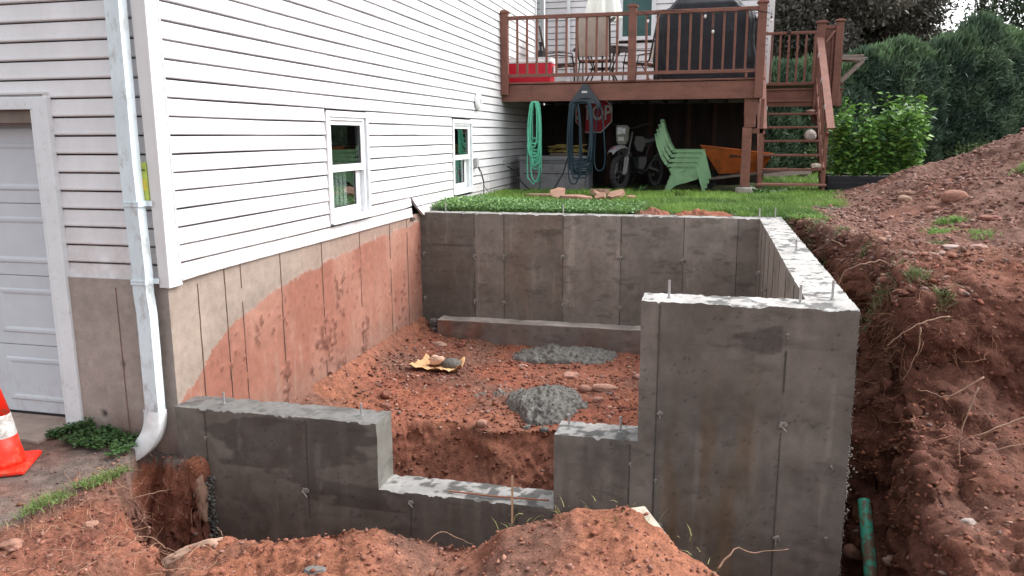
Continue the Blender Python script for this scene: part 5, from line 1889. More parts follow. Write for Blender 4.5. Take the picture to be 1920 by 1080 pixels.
def dirt_bike():
    "local: forward is -Y, wheel line on y axis; ground z=0"
    t = thing('dirt_bike', 'white dirt bike parked under the deck with its front wheel turned out', 'dirt bike', (2.0, 10.0, .0), R(-24))
    grey = mat('bike_alloy', (.085, .08, .085), .4, metal=.5)
    wh = mat('bike_white', (.27, .26, .28), .4, var=.15)
    def wheel(cy, r, name):
        b = MB()
        n, mrings = 44, 12
        V, F = [], []
        for i in range(n):
            a = 2 * math.pi * i / n
            for k in range(mrings):
                p = 2 * math.pi * k / mrings
                rr = r - .05 + .05 * math.cos(p)
                if math.cos(p) > .3 and i % 2: rr -= .012
                V.append((.045 * math.sin(p), cy + rr * math.cos(a), r + rr * math.sin(a)))
        for i in range(n):
            for k in range(mrings):
                F.append((i * mrings + k, i * mrings + (k + 1) % mrings, ((i + 1) % n) * mrings + (k + 1) % mrings, ((i + 1) % n) * mrings + k))
        w = b.add(V, F).build('tyre', M_RUBBER, t)
        b = MB()
        ring = [(.0, cy + (r - .105) * math.cos(a), r + (r - .105) * math.sin(a)) for a in np.linspace(0, 2 * math.pi, 33)[:-1]]
        b.tube([(x - .018, y, z) for x, y, z in ring], .008, 6, closed=True)
        b.tube([(x + .018, y, z) for x, y, z in ring], .008, 6, closed=True)
        b.build('rim', grey, w)
        b = MB()
        for i in range(18):
            a = 2 * math.pi * i / 18
            b.tube([(.025 * (-1) ** i, cy + .03 * math.cos(a + .5), r + .03 * math.sin(a + .5)), (0, cy + (r - .11) * math.cos(a), r + (r - .11) * math.sin(a))], .0022, 4)
        b.build('spoke', grey, w)
        MB().tube([(-.05, cy, r), (.05, cy, r)], .03, 12).build('hub', grey, w)
        b = MB().tube([(-.055, cy + .1 * math.cos(a), r + .1 * math.sin(a)) for a in np.linspace(0, 2 * math.pi, 25)[:-1]], .008, 5, closed=True)
        b.build('brake_disc', grey, w)
    wheel(0, .335, 'front')
    wheel(1.32, .32, 'rear')
    for s in (-1, 1):
        x = s * .095
        MB().tube([(x, .0, .335), (x, .10, .62)], .026, 10).build('fork_leg', grey, t)
        MB().tube([(x, .10, .62), (x, .245, 1.06)], .021, 10).build('fork_tube', grey, t)
        MB().prism([(-.03, .30), (.04, .36), (.10, .60), (.03, .62)], 0, x - .022 if s > 0 else x - .032, x + .032 if s > 0 else x + .022).build('fork_guard', wh, t)
    # front fender: curved sheet rising forwards
    V, F = [], []
    pr_ = [(-.36, .70), (-.26, .765), (-.12, .81), (.02, .82), (.14, .78), (.24, .70), (.30, .60)]
    for (yy, zz) in pr_:
        w = .05 + .045 * math.sin(math.pi * (yy + .42) / .8)
        for xx, dz in ((-w, -.045), (-w * .8, 0), (0, .012), (w * .8, 0), (w, -.045)):
            V.append((xx, yy, zz + dz))
    m_ = 5
    for i in range(len(pr_) - 1):
        for j in range(4): F.append((i * m_ + j, i * m_ + j + 1, (i + 1) * m_ + j + 1, (i + 1) * m_ + j))
    fo = MB().add(V, F).build('front_fender', wh, t, smooth=True)
    md = fo.modifiers.new('thick', 'SOLIDIFY'); md.thickness = .006
    MB().box(-.012, .03, -.30, -.22, .775, .785).build('red_decal', M_STOP, fo)
    # number plate with the headlight
    hp = MB().prism([(-.10, .90), (-.07, .84), (.07, .84), (.10, .90), (.12, 1.14), (.08, 1.18), (-.08, 1.18), (-.12, 1.14)], 1, .03, .10).build('headlight_shroud', mat('shroud_cream', (.20, .20, .175), .5, var=.2), t)
    MB().bbox(-.085, .085, .005, .03, 1.02, 1.14, .008).build('headlight', mat('lamp_lens', (.5, .5, .52), .1, var=.6, vs_=14, spec=.9), hp)
    MB().bbox(-.06, .05, .01, .03, .90, .97, .003).build('number_mark', mat('shroud_mark', (.5, .5, .46), .5), hp)
    MB().tube([(-.38, .34, 1.20), (-.30, .30, 1.19), (-.12, .28, 1.13), (.12, .28, 1.13), (.30, .30, 1.19), (.38, .34, 1.20)], .012, 8).build('handlebar', grey, t)
    for s in (-1, 1):
        MB().tube([(s * .27, .31, 1.19), (s * .39, .345, 1.20)], .018, 8).build('grip', M_BLACK, t)
        MB().tube([(s * .24, .28, 1.19), (s * .25, .24, 1.19), (s * .38, .26, 1.19)], .006, 5).build('lever', M_BLACK, t)
    MB().tube([(0, .26, 1.02), (0, .36, .72), (0, .50, .34), (0, .85, .28), (0, .95, .62), (0, 1.05, .82)], .022, 8).build('frame', M_BLACK, t)
    MB().tube([(0, .28, .98), (0, .60, .84), (0, 1.0, .80), (0, 1.25, .86)], .02, 8).build('frame', M_BLACK, t)
    MB().prism([(.34, .98), (.62, .98), (.72, .84), (.60, .70), (.40, .72), (.30, .84)], 0, -.12, .12).build('fuel_tank', M_BLACK, t)
    MB().prism([(.60, .96), (.90, .93), (1.30, .97), (1.32, .91), (.9, .86), (.66, .86)], 0, -.08, .08).build('seat', M_BLACK, t)
    MB().prism([(1.20, .92), (1.75, 1.02), (1.74, .99), (1.2, .86)], 0, -.09, .09).build('rear_fender', M_BLACK, t)
    MB().bbox(-.11, .11, .48, .82, .30, .62, .02).build('engine', mat('engine_grey', (.03, .03, .032), .5, metal=.3), t)
    for s in (-1, 1): MB().bar((s * .09, .90, .40), (s * .09, 1.32, .32), .03, .05).build('swingarm', M_BLACK, t)
    MB().tube([(.10, .30, .60), (.14, .36, .40), (.14, .7, .34), (.15, 1.0, .60), (.15, 1.35, .78)], .024, 8).build('exhaust', M_BLACK, t)
    MB().bar((-.12, .8, .3), (-.24, .78, .0), .015, .015).build('side_stand', M_BLACK, t)


dirt_bike()


def adirondack(label, loc, group):
    "local: faces +X, seen from -Y"
    t = thing('stacking_chair', label, 'plastic chair', loc, 0, group)
    W = .30
    for s in (-1, 1):
        y = s * W
        # arm with down-turned edge
        MB().bbox(-.26, .31, y - .055, y + .055, .475, .495, .008).box(-.24, .30, y - .052 if s < 0 else y + .042, y - .042 if s < 0 else y + .052, .445, .478).build('arm', M_CHAIR, t)
        # front leg, tapering and splayed
        ya, yb = (y - .05, y - .005) if s < 0 else (y + .005, y + .05)
        MB().prism([(.235, .48), (.305, .48), (.43, .0), (.385, .0)], 1, ya, yb).build('front_leg', M_CHAIR, t)
        # side web: seat rail sweeping down to the rear foot
        yc, yd = (y - .03, y - .012) if s < 0 else (y + .012, y + .03)
        up_ = [(-.29, .0), (-.27, .05), (-.215, .13), (-.16, .21), (-.13, .27), (-.20, .40), (-.12, .476), (.06, .476), (.24, .475), (.29, .30)]
        lo_ = [(-.20, .0), (-.18, .03), (-.13, .075), (-.08, .12), (-.02, .14), (.02, .15), (.08, .165), (.14, .185), (.22, .21), (.30, .24)]
        pb = MB()
        for k_ in range(len(up_) - 1):
            a_, b_, c_, d_ = up_[k_], up_[k_ + 1], lo_[k_ + 1], lo_[k_]
            pb.add([(a_[0], yc, a_[1]), (b_[0], yc, b_[1]), (c_[0], yc, c_[1]), (d_[0], yc, d_[1]), (a_[0], yd, a_[1]), (b_[0], yd, b_[1]), (c_[0], yd, c_[1]), (d_[0], yd, d_[1])],
                   [(0, 1, 2, 3), (7, 6, 5, 4), (0, 4, 5, 1), (3, 2, 6, 7)])
        pb.build('side_panel', M_CHAIR, t)
        MB().bar((-.12, (yc + yd) / 2, .28), (.10, (yc + yd) / 2 - s * -.012, .40), .008, .008).build('panel_rib', mat('chair_crease', (.10, .19, .09), .6), t)
        # back edge stile
        b = MB()
        pts = [(-.24, .48), (-.33, .62), (-.40, .80), (-.435, .95), (-.45, 1.0)]
        for i in range(4):
            wv = [1, .96, .9, .8, .62]
            b.bar((pts[i][0], y * wv[i], pts[i][1]), (pts[i + 1][0], y * wv[i + 1], pts[i + 1][1]), .03, .055, (1, 0, .3))
        b.build('back_stile', M_CHAIR, t)
    for k in range(5):
        xx = .20 - k * .085
        zz = .36 - k * .028
        MB().bbox(xx, xx + .07, -W + .03, W - .03, zz, zz + .018, .005).build('seat_slat', M_CHAIR, t)
    for k in range(5):
        yy = (k - 2) * .108
        top = 1.02 - abs(k - 2) * .05
        MB().bar((-.15, yy * .85, .28), (-.45, yy, top), .09, .016, (1, 0, .4)).build('back_slat', M_CHAIR, t)
    return t


for i, lb in enumerate(('bottom chair of the stacked green plastic garden chairs', 'second chair from the bottom of the stacked green garden chairs', 'third chair from the bottom of the stacked green garden chairs', 'top chair of the stacked green plastic garden chairs')):
    adirondack(lb, (3.10 + .030 * i, 9.92 + .0065 * i, .012 + .082 * i), 'stacked green garden chairs')


def wheelbarrow():
    t = thing('wheelbarrow', 'wheelbarrow with a deep orange tray parked behind the deck post', 'wheelbarrow', (3.95, 10.4, .0))
    # tray as a tapered open box
    top = [(-.54, -.30, .81), (.70, -.32, .67), (.70, .32, .67), (-.54, .30, .81)]
    bot = [(-.20, -.17, .31), (.52, -.20, .34), (.52, .20, .34), (-.20, .17, .31)]
    V = top + bot + [(x * .95, y * .93, z - .002) for x, y, z in top] + [(x * .92, y * .9, z + .02) for x, y, z in bot]
    F = [(0, 1, 5, 4), (1, 2, 6, 5), (2, 3, 7, 6), (3, 0, 4, 7), (4, 5, 6, 7), (8, 12, 13, 9), (9, 13, 14, 10), (10, 14, 15, 11), (11, 15, 12, 8), (12, 15, 14, 13), (0, 8, 9, 1), (1, 9, 10, 2), (2, 10, 11, 3), (3, 11, 8, 0)]
    tray = MB().add(V, F).build('tray', M_ORANGE, t)
    MB().tube([top[0], top[1], top[2], top[3]], .013, 6, closed=True).build('tray_rim', M_ORANGE, tray)
    # worn dark marks where the lettering is
    for x0, x1 in ((-.02, .10), (.12, .27)):
        MB().bar((x0, -.285, .635 - x0 * .12), (x1, -.287, .635 - x1 * .12), .006, .03).build('printed_mark', M_BLACK, tray)
    for s in (-1, 1):
        MB().bar((-.35, s * .10, .22), (1.0, s * .28, .40), .035, .045).build('handle', M_WGREY, t)
        MB().tube([(.30, s * .17, .28), (.34, s * .2, .02), (.50, s * .2, .02), (.56, s * .2, .3)], .013, 6).build('leg', M_BLACK, t)
    b = MB()
    b.tube([(-.42 + .14 * math.cos(a), 0, .20 + .14 * math.sin(a)) for a in np.linspace(0, 2 * math.pi, 25)[:-1]], .05, 8, closed=True)
    b.build('wheel', M_RUBBER, t)
    MB().tube([(-.42, -.12, .20), (-.42, .12, .20)], .04, 10).build('hub', M_BLACK, t)


wheelbarrow()
MB.build = _old

# slabs and stones lying on the grass
def slab(label, cx, cy, z, lx, ly, t_, rz, tx, ty, seed, mt=None):
    g = random.Random(seed)
    n = 6 + seed % 3
    lx, ly, t_, z = lx * 1.05, ly * 1.1, t_ * .85, z + .03
    pts = []
    for k in range(n):
        a = 2 * math.pi * k / n + g.uniform(-.25, .25)
        rx = .5 * (1 / max(abs(math.cos(a)), abs(math.sin(a)))) * g.uniform(.8, 1)
        pts.append((math.cos(a) * rx * lx, math.sin(a) * rx * ly))
    b = MB()
    V = [(x, y, 0) for x, y in pts] + [(x * .97, y * .97, t_) for x, y in pts]
    F = [tuple(range(n)), tuple(range(2 * n - 1, n - 1, -1))] + [(i, i + n, (i + 1) % n + n, (i + 1) % n) for i in range(n)]
    b.add(V, F)
    me = b.mesh('sandstone_slab')
    o = link('sandstone_slab', me, mt or M_SAND, None, (cx, cy, z))
    o.rotation_euler = (tx, ty, rz)
    return _tag(o, label, 'stone slab', 'sandstone pieces on the grass')


for a in [('square tan slab propped up at the left of the stones on the grass', 1.28, 7.75, .07, .26, .22, .035, .1, .85, .12, 4),
          ('thin reddish stone flat behind the propped slab', .95, 7.95, .02, .55, .18, .03, .05, .03, 0, 5),
          ('long low tan stone running right of the propped slab', 1.55, 7.55, .02, .42, .16, .05, .0, .1, 0, 6),
          ('dark reddish brick-shaped stone at the back of the pile', 1.86, 8.35, .03, .32, .12, .09, .02, .0, 0, 8),
          ('small steep stone in the middle of the pile', 1.90, 7.85, .03, .20, .18, .05, .7, .5, .4, 7),
          ('flat pale stone with a pointed end at the right of the pile', 2.18, 7.85, .03, .34, .22, .06, .35, .3, -.2, 9),
          ('wedge of tan stone leaning in front of the pile', 1.98, 7.6, .03, .20, .14, .05, -.3, .55, -.2, 10),
          ('low chip of tan stone between the slab and the pile', 1.75, 7.45, .02, .25, .14, .04, .2, .1, .05, 11),
          ('small stone flake at the far right of the pile', 2.42, 7.8, .02, .16, .10, .03, .5, .1, 0, 12)]:
    slab(*a)

# ------------------------------------------------------------------ traffic cone
t = thing('traffic_cone', 'orange traffic cone with a white band on the worn drive', 'traffic cone', (-.875, -.655, -1.150), R(28))
t.scale = (1.22, 1.22, 1.22)
cb = MB().lathe([(.118, .028), (.112, .05), (.100, .10), (.0865, .18)], n=32)
MB().bbox(-.152, .152, -.152, .152, 0, .026, .008).build('base', M_CONE, t, world=False)
cb.build('cone_body', M_CONE, t, world=False, smooth=True)
MB().lathe([(.0865, .18), (.0875, .182), (.069, .30), (.068, .302)], n=32).build('reflective_band', M_BAND, t, world=False, smooth=True)
MB().lathe([(.068, .302), (.031, .46), (.034, .465), (.030, .47), (.022, .44)], n=32).build('cone_tip', M_CONE, t, world=False, smooth=True)

# ------------------------------------------------------------------ things in the pit and on the banks
def heap(name, label, cx, cy, rx, ry, h, seed, key='pit', lobes=()):
    n = 110
    xs, ys = np.linspace(-1.25, 1.25, n), np.linspace(-1.25, 1.25, n)
    X, Y = np.meshgrid(xs, ys, indexing='ij')
    q0 = np.stack([X.ravel(), Y.ravel(), 0 * X.ravel()], 1)
    rad = np.sqrt(X ** 2 + Y ** 2) + .22 * fbm(q0, 1.6, 3, seed).reshape(X.shape)
    H = np.clip(1 - rad ** 2, 0, 1) ** .6
    for (lx, ly, lr, lh) in lobes:
        H = np.maximum(H, lh * np.clip(1 - (((X - lx) ** 2 + (Y - ly) ** 2) / lr ** 2), 0, 1) ** .6)
    Pz = HP(np.clip(cx + X * rx, 0, 4.2), cy + Y * ry)
    P = np.stack([cx + X * rx, cy + Y * ry, Pz - .03 + h * H], -1)
    q = P.reshape(-1, 3)
    w = worley(q, 26, seed) * .6 + worley(q, 60, seed + 3) * .4
    d = .042 * (.5 - w) + .02 * fbm(q, 10, 3, seed)
    P[..., 2] += d.reshape(X.shape) * (H > .02) * 1.3
    P[..., :2] += (.012 * np.stack([vnoise(q * 40, 3), vnoise(q * 40, 4)], 1)).reshape(n, n, 2)
    msk = (H[:-1, :-1] + H[1:, 1:]) > .02
    o = npmesh(name, P.reshape(-1, 3), gridfaces(n, n, msk), None, M_WET)
    _tag(o, label, 'concrete heap')


heap('concrete_heap', 'long grey heap of spilled concrete beside the back footing', 1.98, 4.42, .62, .34, .13, 3, lobes=((-.7, -.1, .35, .5), (.55, .25, .5, .9)))
heap('concrete_heap', 'round grey heap of spilled concrete near the cut edge of the pit', 2.12, 2.66, .36, .44, .17, 7, lobes=((-.75, .55, .3, .35),))
heap('concrete_splash', 'thin grey splash of concrete left of the round heap', 1.50, 2.85, .22, .26, .035, 9)
heap('concrete_splash', 'thin grey smear of concrete under the long reddish rock', 2.62, 3.05, .24, .16, .04, 12)

# kraft sack, torn open with a stone and concrete in it
def sack():
    cx, cy = .74, 3.52
    z = ground_z('pit', cx, cy) - .01
    t = thing('paper_sack', 'torn brown paper sack with a stone and concrete in it on the pit floor', 'paper sack', (cx, cy, z))
    nu, nv = 60, 34
    U, V_ = np.meshgrid(np.linspace(-1, 1, nu), np.linspace(-1, 1, nv), indexing='ij')
    x = U * .27
    y = V_ * .19
    zz = .012 + .06 * np.clip(-V_ - .45, 0, 1) ** .8 * (1.0 + .3 * np.sin(U * 7)) + .13 * np.clip(np.abs(U) - .72, 0, 1) ** .8 * 1.2 + .05 * np.clip(V_ - .4, 0, 1)
    q = np.stack([x.ravel(), y.ravel(), 0 * x.ravel()], 1)
    cr = np.abs(fbm(q, 9, 3, 201)).reshape(x.shape)
    zz = zz + .035 * cr
    yy = y - .05 * np.clip(-V_ - .5, 0, 1) * np.sin(U * 5)
    x = x * (1 - .12 * V_)
    P = np.stack([x, yy, zz], -1).reshape(-1, 3)
    o = npmesh('paper', P, gridfaces(nu, nv), None, M_KRAFT, t, smooth=False, off=(0, 0, 0))
    md = o.modifiers.new('thick', 'SOLIDIFY'); md.thickness = .004
    stone('stone', None, None, (cx - .06, cy + .06, z + .03), (.17, .13, .12), .2, (.45, .30, .22), 21, parent=t)
    q, F = ICO3
    q = q * [.13, .09, .07] * (1 + .25 * (.5 - worley(q, 5, 2)))[:, None] + [.10, .09, .04]
    npmesh('concrete_lump', q, F, None, M_WET, t, off=(0, 0, 0))


sack()


def put(key, label, x, y, size, rz=0., col=(.36, .20, .15), seed=1, sink=.25, cat='stone', name='stone', group=None, **kw):
    z = ground_z(key, x, y) - size[2] * sink
    return stone(name, label, cat, (x, y, z), size, rz, col, seed, group, **kw)


PK = (.36, .20, .155)
put('pit', 'long smooth reddish rock lying right of the round concrete heap', 2.64, 3.20, (.27, .10, .09), .0, PK, 31, .1, rough=.08)
put('pit', 'small round pink rock touching the left end of the long rock', 2.44, 3.16, (.12, .10, .09), .0, (0.258, 0.136, 0.102), 32, .1, rough=.1)
put('pit', 'flattish pale rock between the two concrete heaps', 2.22, 3.62, (.17, .12, .08), .0, PK, 33)
put('pit', 'round pinkish stone on the cut edge in front of the concrete heap', 1.64, 2.08, (.11, .09, .08), .2, (0.286, 0.150, 0.116), 34, .15, rough=.12)
put('pit', 'small brown stone behind the low wall near the left bolt', .62, 2.25, (.10, .08, .06), .2, (0.204, 0.095, 0.068), 35)
put('pit', 'larger rounded red stone left of the paper sack', .50, 2.55, (.13, .11, .08), .6, (0.204, 0.088, 0.061), 36)
put('pit', 'pale angular stone behind the paper sack', .44, 4.36, (.15, .10, .07), .3, (0.326, 0.204, 0.163), 37)
put('pit', 'dark red stone right of the pale angular stone', .70, 4.40, (.08, .06, .07), .1, (0.150, 0.054, 0.041), 38)
put('pit', 'pale chip below the long concrete heap', 1.60, 3.90, (.08, .05, .04), .8, (0.340, 0.245, 0.204), 39)
put('pit', 'pointed pink stone standing right of the round heap', 2.62, 2.85, (.10, .07, .07), .6, (0.286, 0.150, 0.116), 40)
put('pit', 'grey concrete crumb in front of the round heap', 2.22, 2.16, (.09, .07, .05), .6, (0.102, 0.102, 0.095), 41)
put('pit', 'grey flat stone just under the round heap', 2.06, 2.14, (.08, .06, .04), 1.2, (0.122, 0.116, 0.109), 42)
put('pit', 'cluster stone at the right of the pit floor', 2.95, 3.75, (.13, .09, .06), .3, PK, 43)
put('bank', 'large rounded red boulder on the spoil pile above the green weeds', 6.20, 4.95, (.27, .22, .17), .2, (0.245, 0.119, 0.085), 44, .25, rough=.08)
put('bank', 'low flat stone touching the left side of the red boulder', 5.97, 4.86, (.18, .12, .08), .1, (0.245, 0.129, 0.095), 45, rough=.1)
put('bank', 'flat brown stone high on the left shoulder of the pile', 5.98, 6.05, (.24, .15, .07), .1, (0.190, 0.102, 0.075), 46)
put('bank', 'upright pinkish stone below the flat brown stone', 5.84, 5.55, (.17, .12, .12), .5, (0.286, 0.184, 0.136), 47)
put('bank', 'broad flat red stone at the right of the pile', 6.30, 4.10, (.22, .14, .06), -.2, (0.204, 0.088, 0.068), 48)
put('bank', 'whitish flat stone at the right edge of the bank', 5.62, 2.75, (.16, .10, .04), .1, (0.374, 0.286, 0.258), 49)
put('bank', 'pale stone at the far right edge of the bank', 5.82, 2.72, (.14, .1, .06), .1, (0.340, 0.204, 0.170), 50)
put('bank', 'pale wedge of stone on the bare slope under the weeds', 5.35, 2.25, (.14, .08, .07), .4, (0.272, 0.170, 0.136), 51)
put('bank', 'small round reddish stone by the broken sod', 5.13, 3.0, (.12, .1, .09), .4, (0.224, 0.122, 0.088), 52)
put('bank', 'smooth pink rock wedged beside the wall above the green pipe', 4.72, 1.02, (.16, .11, .10), -.4, (0.245, 0.129, 0.095), 53, -.5, rough=.10)
put('bank', 'round brown stone right of the smooth pink rock', 4.93, .62, (.10, .09, .08), .4, (0.163, 0.068, 0.051), 54)
put('bank', 'pale stone lying against the green pipe', 4.84, .50, (.09, .07, .07), .4, (0.272, 0.170, 0.136), 55, -.2)
put('bank', 'whitish stone sunk in the lower bank', 5.05, -.15, (.09, .07, .05), .4, (0.306, 0.245, 0.218), 56)
put('front', 'pale stone half sunk in the left foreground soil', -.02, -1.42, (.12, .09, .05), .3, (0.286, 0.150, 0.109), 57)
put('front', 'small pinkish stone in the middle of the left soil', .22, -1.12, (.08, .06, .04), .3, (0.306, 0.170, 0.122), 58)
put('front', 'pale broken stone at the bottom left edge of the mound', .93, -1.52, (.10, .07, .06), .9, (0.340, 0.224, 0.177), 59)
put('front', 'grey smear of concrete rubble on the near mound', 1.86, -1.52, (.10, .07, .02), .4, (0.136, 0.129, 0.122), 60)
put('front', 'small grey rubble lump left of the smear', 1.62, -1.60, (.08, .05, .02), .4, (0.136, 0.129, 0.122), 61)
put('front', 'rounded grey pebble on the mound near the bent root', 2.62, -1.62, (.07, .06, .04), .2, (0.258, 0.190, 0.163), 62)
# long flat stone on the end of the mound crest, and a slab poking out of the crest
o = stone('stone', 'long pale splinter of stone at the left end of the mound crest', 'stone', (1.0, -1.25, -1.23), (.34, .10, .07), R(15), (.36, .23, .17), 71, rough=.35, wave=1.6)
o.rotation_euler = (0, R(-22), 0)
b = MB().bbox(-.14, .14, -.13, .13, -.018, .018, .006)
o = link('concrete_slab', b.mesh('concrete_slab'), mat('slab_cream', (.36, .32, .26), .8, var=.35, vs_=7, bump=.3, bs=60), None, (3.32, -1.05, -.885))
o.rotation_euler = (R(16), R(4), R(38))
_tag(o, 'cream slab corner poking out of the near mound crest', 'slab')
# pale slab against the wall end in the hole
stone('stone', 'upright pale stone stuck in the soil at the left end of the low wall', 'stone', (.165, -.045, -1.72), (.10, .09, .36), 0, (.27, .17, .125), 73, rough=.35, wave=1.5)
# wooden stake on the sill
o = MB().bar((2.455, -.02, -1.475), (2.445, .03, -1.17), .014, .010).build('wooden_stake', mat('stake_wood', (.45, .28, .17), .7, var=.2))
_tag(o, 'thin upright wooden stake at the low sill of the wall', 'stake')
o = MB().tube([(2.0, .06, -1.338), (2.3, .05, -1.336), (2.68, .07, -1.334)], .006, 6).build('reinforcing_bar', mat('rust', (.25, .10, .06), .8, var=.3))
_tag(o, 'rusty bar lying along the low sill of the wall', 'bar')

# green drain pipe
t = thing('drain_pipe', 'green plastic drain pipe buried beside the right wall', 'drain pipe', (4.76, .9, -1.6))
MB().tube([(4.75, .98, -1.53), (4.75, .9, -1.60), (4.75, .59, -1.87), (4.74, .2, -2.2)], .043, 18, cap=False).build('pipe', M_PVC, t, smooth=True)
MB().tube([(4.75, .978, -1.532), (4.75, .9, -1.60), (4.75, .59, -1.87)], .038, 18, cap=False).build('pipe_bore', mat('pipe_inside', (.01, .08, .05), .6), t, smooth=True)


# roots
def root(label, pts, r0, seed, name='root', mt=None, group=None):
    r0 *= .72
    g = random.Random(seed)
    out = []
    P = [Vector(p) for p in pts]
    for i in range(len(P) - 1):
        for k in range(4):
            u = k / 4
            p0, p1, p2, p3 = P[max(i - 1, 0)], P[i], P[i + 1], P[min(i + 2, len(P) - 1)]
            q = .5 * ((2 * p1) + (p2 - p0) * u + (2 * p0 - 5 * p1 + 4 * p2 - p3) * u * u + (3 * p1 - p0 - 3 * p2 + p3) * u ** 3)
            out.append(q + Vector((g.uniform(-1, 1), g.uniform(-1, 1), g.uniform(-1, 1))) * r0 * .9)
    out.append(P[-1])
    n = len(out)
    rad = [r0 * (1 - .75 * i / n) * g.uniform(.85, 1.15) for i in range(n)]
    o = MB().tube(out, rad, 6).build(name, mt or M_ROOT, None, smooth=True)
    return _tag(o, label, 'root', group)


root('thick pale root arching over the edge of the bank behind the wall corner', [(5.16, 2.25, -.12), (5.0, 2.25, -.02), (4.86, 2.2, -.03), (4.74, 2.2, -.08), (4.66, 2.18, -.2), (4.62, 2.15, -.35)], .013, 1)
root('pale root at the top left of the bank near the sod', [(4.9, 3.6, -.08), (4.80, 3.65, -.03), (4.72, 3.7, -.10), (4.62, 3.7, -.16)], .010, 2)
root('forked root on the upper bank right of the sod', [(5.22, 2.9, .06), (5.1, 2.95, .03), (4.98, 3.0, -.02), (4.93, 3.0, -.12)], .008, 3)
root('long pale root slanting left from the middle of the bank', [(5.28, 1.35, -.26), (5.15, 1.30, -.28), (5.02, 1.25, -.33), (4.90, 1.22, -.42), (4.86, 1.2, -.46)], .009, 4)
root('thin branched root hanging below the slanting root', [(5.06, 1.2, -.32), (5.05, 1.15, -.45), (5.0, 1.12, -.58), (4.95, 1.1, -.68)], .007, 5)
root('wavy root in the middle of the bank', [(5.34, .75, -.52), (5.22, .72, -.60), (5.12, .70, -.65), (5.02, .72, -.63), (4.96, .72, -.62)], .009, 6)
root('root running down the lower bank', [(5.28, .62, -.55), (5.2, .55, -.75), (5.17, .5, -.92), (5.18, .45, -1.05), (5.22, .42, -1.2)], .008, 7)
root('thick root crossing the bank near its right edge', [(5.66, .5, -.62), (5.45, .48, -.70), (5.3, .42, -.76), (5.12, .40, -.84)], .010, 8)
root('second root below the thick crossing root', [(5.60, .45, -.80), (5.4, .4, -.84), (5.25, .36, -.88)], .007, 9)
root('short pale root high on the slope', [(5.2, 2.4, .05), (5.12, 2.35, .06), (5.02, 2.3, .01)], .007, 10)
root('bent root sticking out of the right end of the near mound', [(3.72, -1.05, -1.05), (3.80, -.98, -.97), (3.90, -.95, -.985), (4.05, -.92, -.965)], .007, 11)
root('thin looping root on the crest of the mound', [(2.30, -1.18, -1.02), (2.36, -1.12, -.98), (2.44, -1.08, -1.03), (2.52, -1.1, -1.04)], .004, 12)
root('pale root across the dark hole at the left', [(.05, -.62, -1.30), (.16, -.55, -1.28), (.24, -.50, -1.27), (.30, -.50, -1.25)], .006, 13)
root('crooked pale root low in the hole at the left', [(.12, -.75, -1.48), (.24, -.66, -1.52), (.30, -.62, -1.60), (.40, -.62, -1.62), (.5, -.58, -1.64)], .006, 14)
root('thin root on the near soil below the hole', [(.25, -1.5, -1.15), (.40, -1.48, -1.14), (.55, -1.46, -1.16), (.66, -1.42, -1.2)], .004, 15)


def fine_roots():
    g = np.random.default_rng(31)
    b = MB()
    def strand(p, d, L, r):
        pts = [np.array(p, float)]
        d = np.array(d, float)
        n = 7
        for i in range(n):
            d = d + g.normal(size=3) * .35 + [0, 0, -.12]
            d /= np.linalg.norm(d)
            pts.append(pts[-1] + d * L / n)
        b.tube([tuple(q) for q in pts], [r * (1 - .8 * i / n) for i in range(n + 1)], 4)
    P, N_ = SCAT['bank']
    q, nn = P.reshape(-1, 3), N_.reshape(-1, 3)
    ok = np.where((q[:, 2] < .0) & (q[:, 2] > -1.3) & (q[:, 0] < 5.6) & (q[:, 1] > .1) & (q[:, 1] < 4.8))[0]
    w = np.exp(-((q[ok, 1] - 1.6) / 1.3) ** 2) * np.exp(-((q[ok, 2] + .5) / .45) ** 2) + .05
    for k in g.choice(ok, 640, p=w / w.sum()):
        strand(q[k], nn[k] * .5 + g.normal(size=3) * .5 + [-.1, 0, -.5], .08 + .26 * g.random(), .0012 + .0022 * g.random() ** 2)
    o = b.build('fine_roots', mat('fine_root', (.24, .12, .075), .85, var=.3), None)
    _tag(o, 'mesh of fine reddish roots hanging from the cut bank', 'roots', kind='stuff')
    b = MB()
    b2 = b
    P, N_ = SCAT['front']
    q, nn = P.reshape(-1, 3), N_.reshape(-1, 3)
    ok = np.where((q[:, 0] > -.3) & (q[:, 0] < .9) & (q[:, 1] > -1.35) & (q[:, 1] < -.05) & (q[:, 2] > -1.75) & (q[:, 2] < -1.12))[0]
    for k in g.choice(ok, 300):
        p = q[k]
        d = nn[k] * .5 + g.normal(size=3) * .5 + [.15, .1, -.3]
        pts = [p.copy()]
        L = .05 + .17 * g.random()
        for i in range(6):
            d = d + g.normal(size=3) * .35
            d /= np.linalg.norm(d)
            pts.append(pts[-1] + d * L / 6)
        r = .0010 + .0018 * g.random() ** 2
        b.tube([tuple(v) for v in pts], [r * (1 - .12 * i) for i in range(7)], 4)
    ok = np.where((q[:, 0] > -.1) & (q[:, 0] < 1.3) & (q[:, 1] > -2.0) & (q[:, 1] < -1.2) & (q[:, 2] > -1.3))[0]
    for k in g.choice(ok, 120):
        d = g.normal(size=3) * [1, 1, .15]
        d /= np.linalg.norm(d)
        pts = [q[k] + [0, 0, .004]]
        for i in range(5):
            d = d + g.normal(size=3) * [.3, .3, .05]
            d /= np.linalg.norm(d)
            pts.append(pts[-1] + d * .025)
        b.tube([tuple(v) for v in pts], .0014, 4)
    o = b.build('fine_roots', mat('fine_root_pale', (.34, .20, .13), .85, var=.3), None)
    _tag(o, 'fine pale roots hanging in the hole by the downspout', 'roots', kind='stuff')


fine_roots()

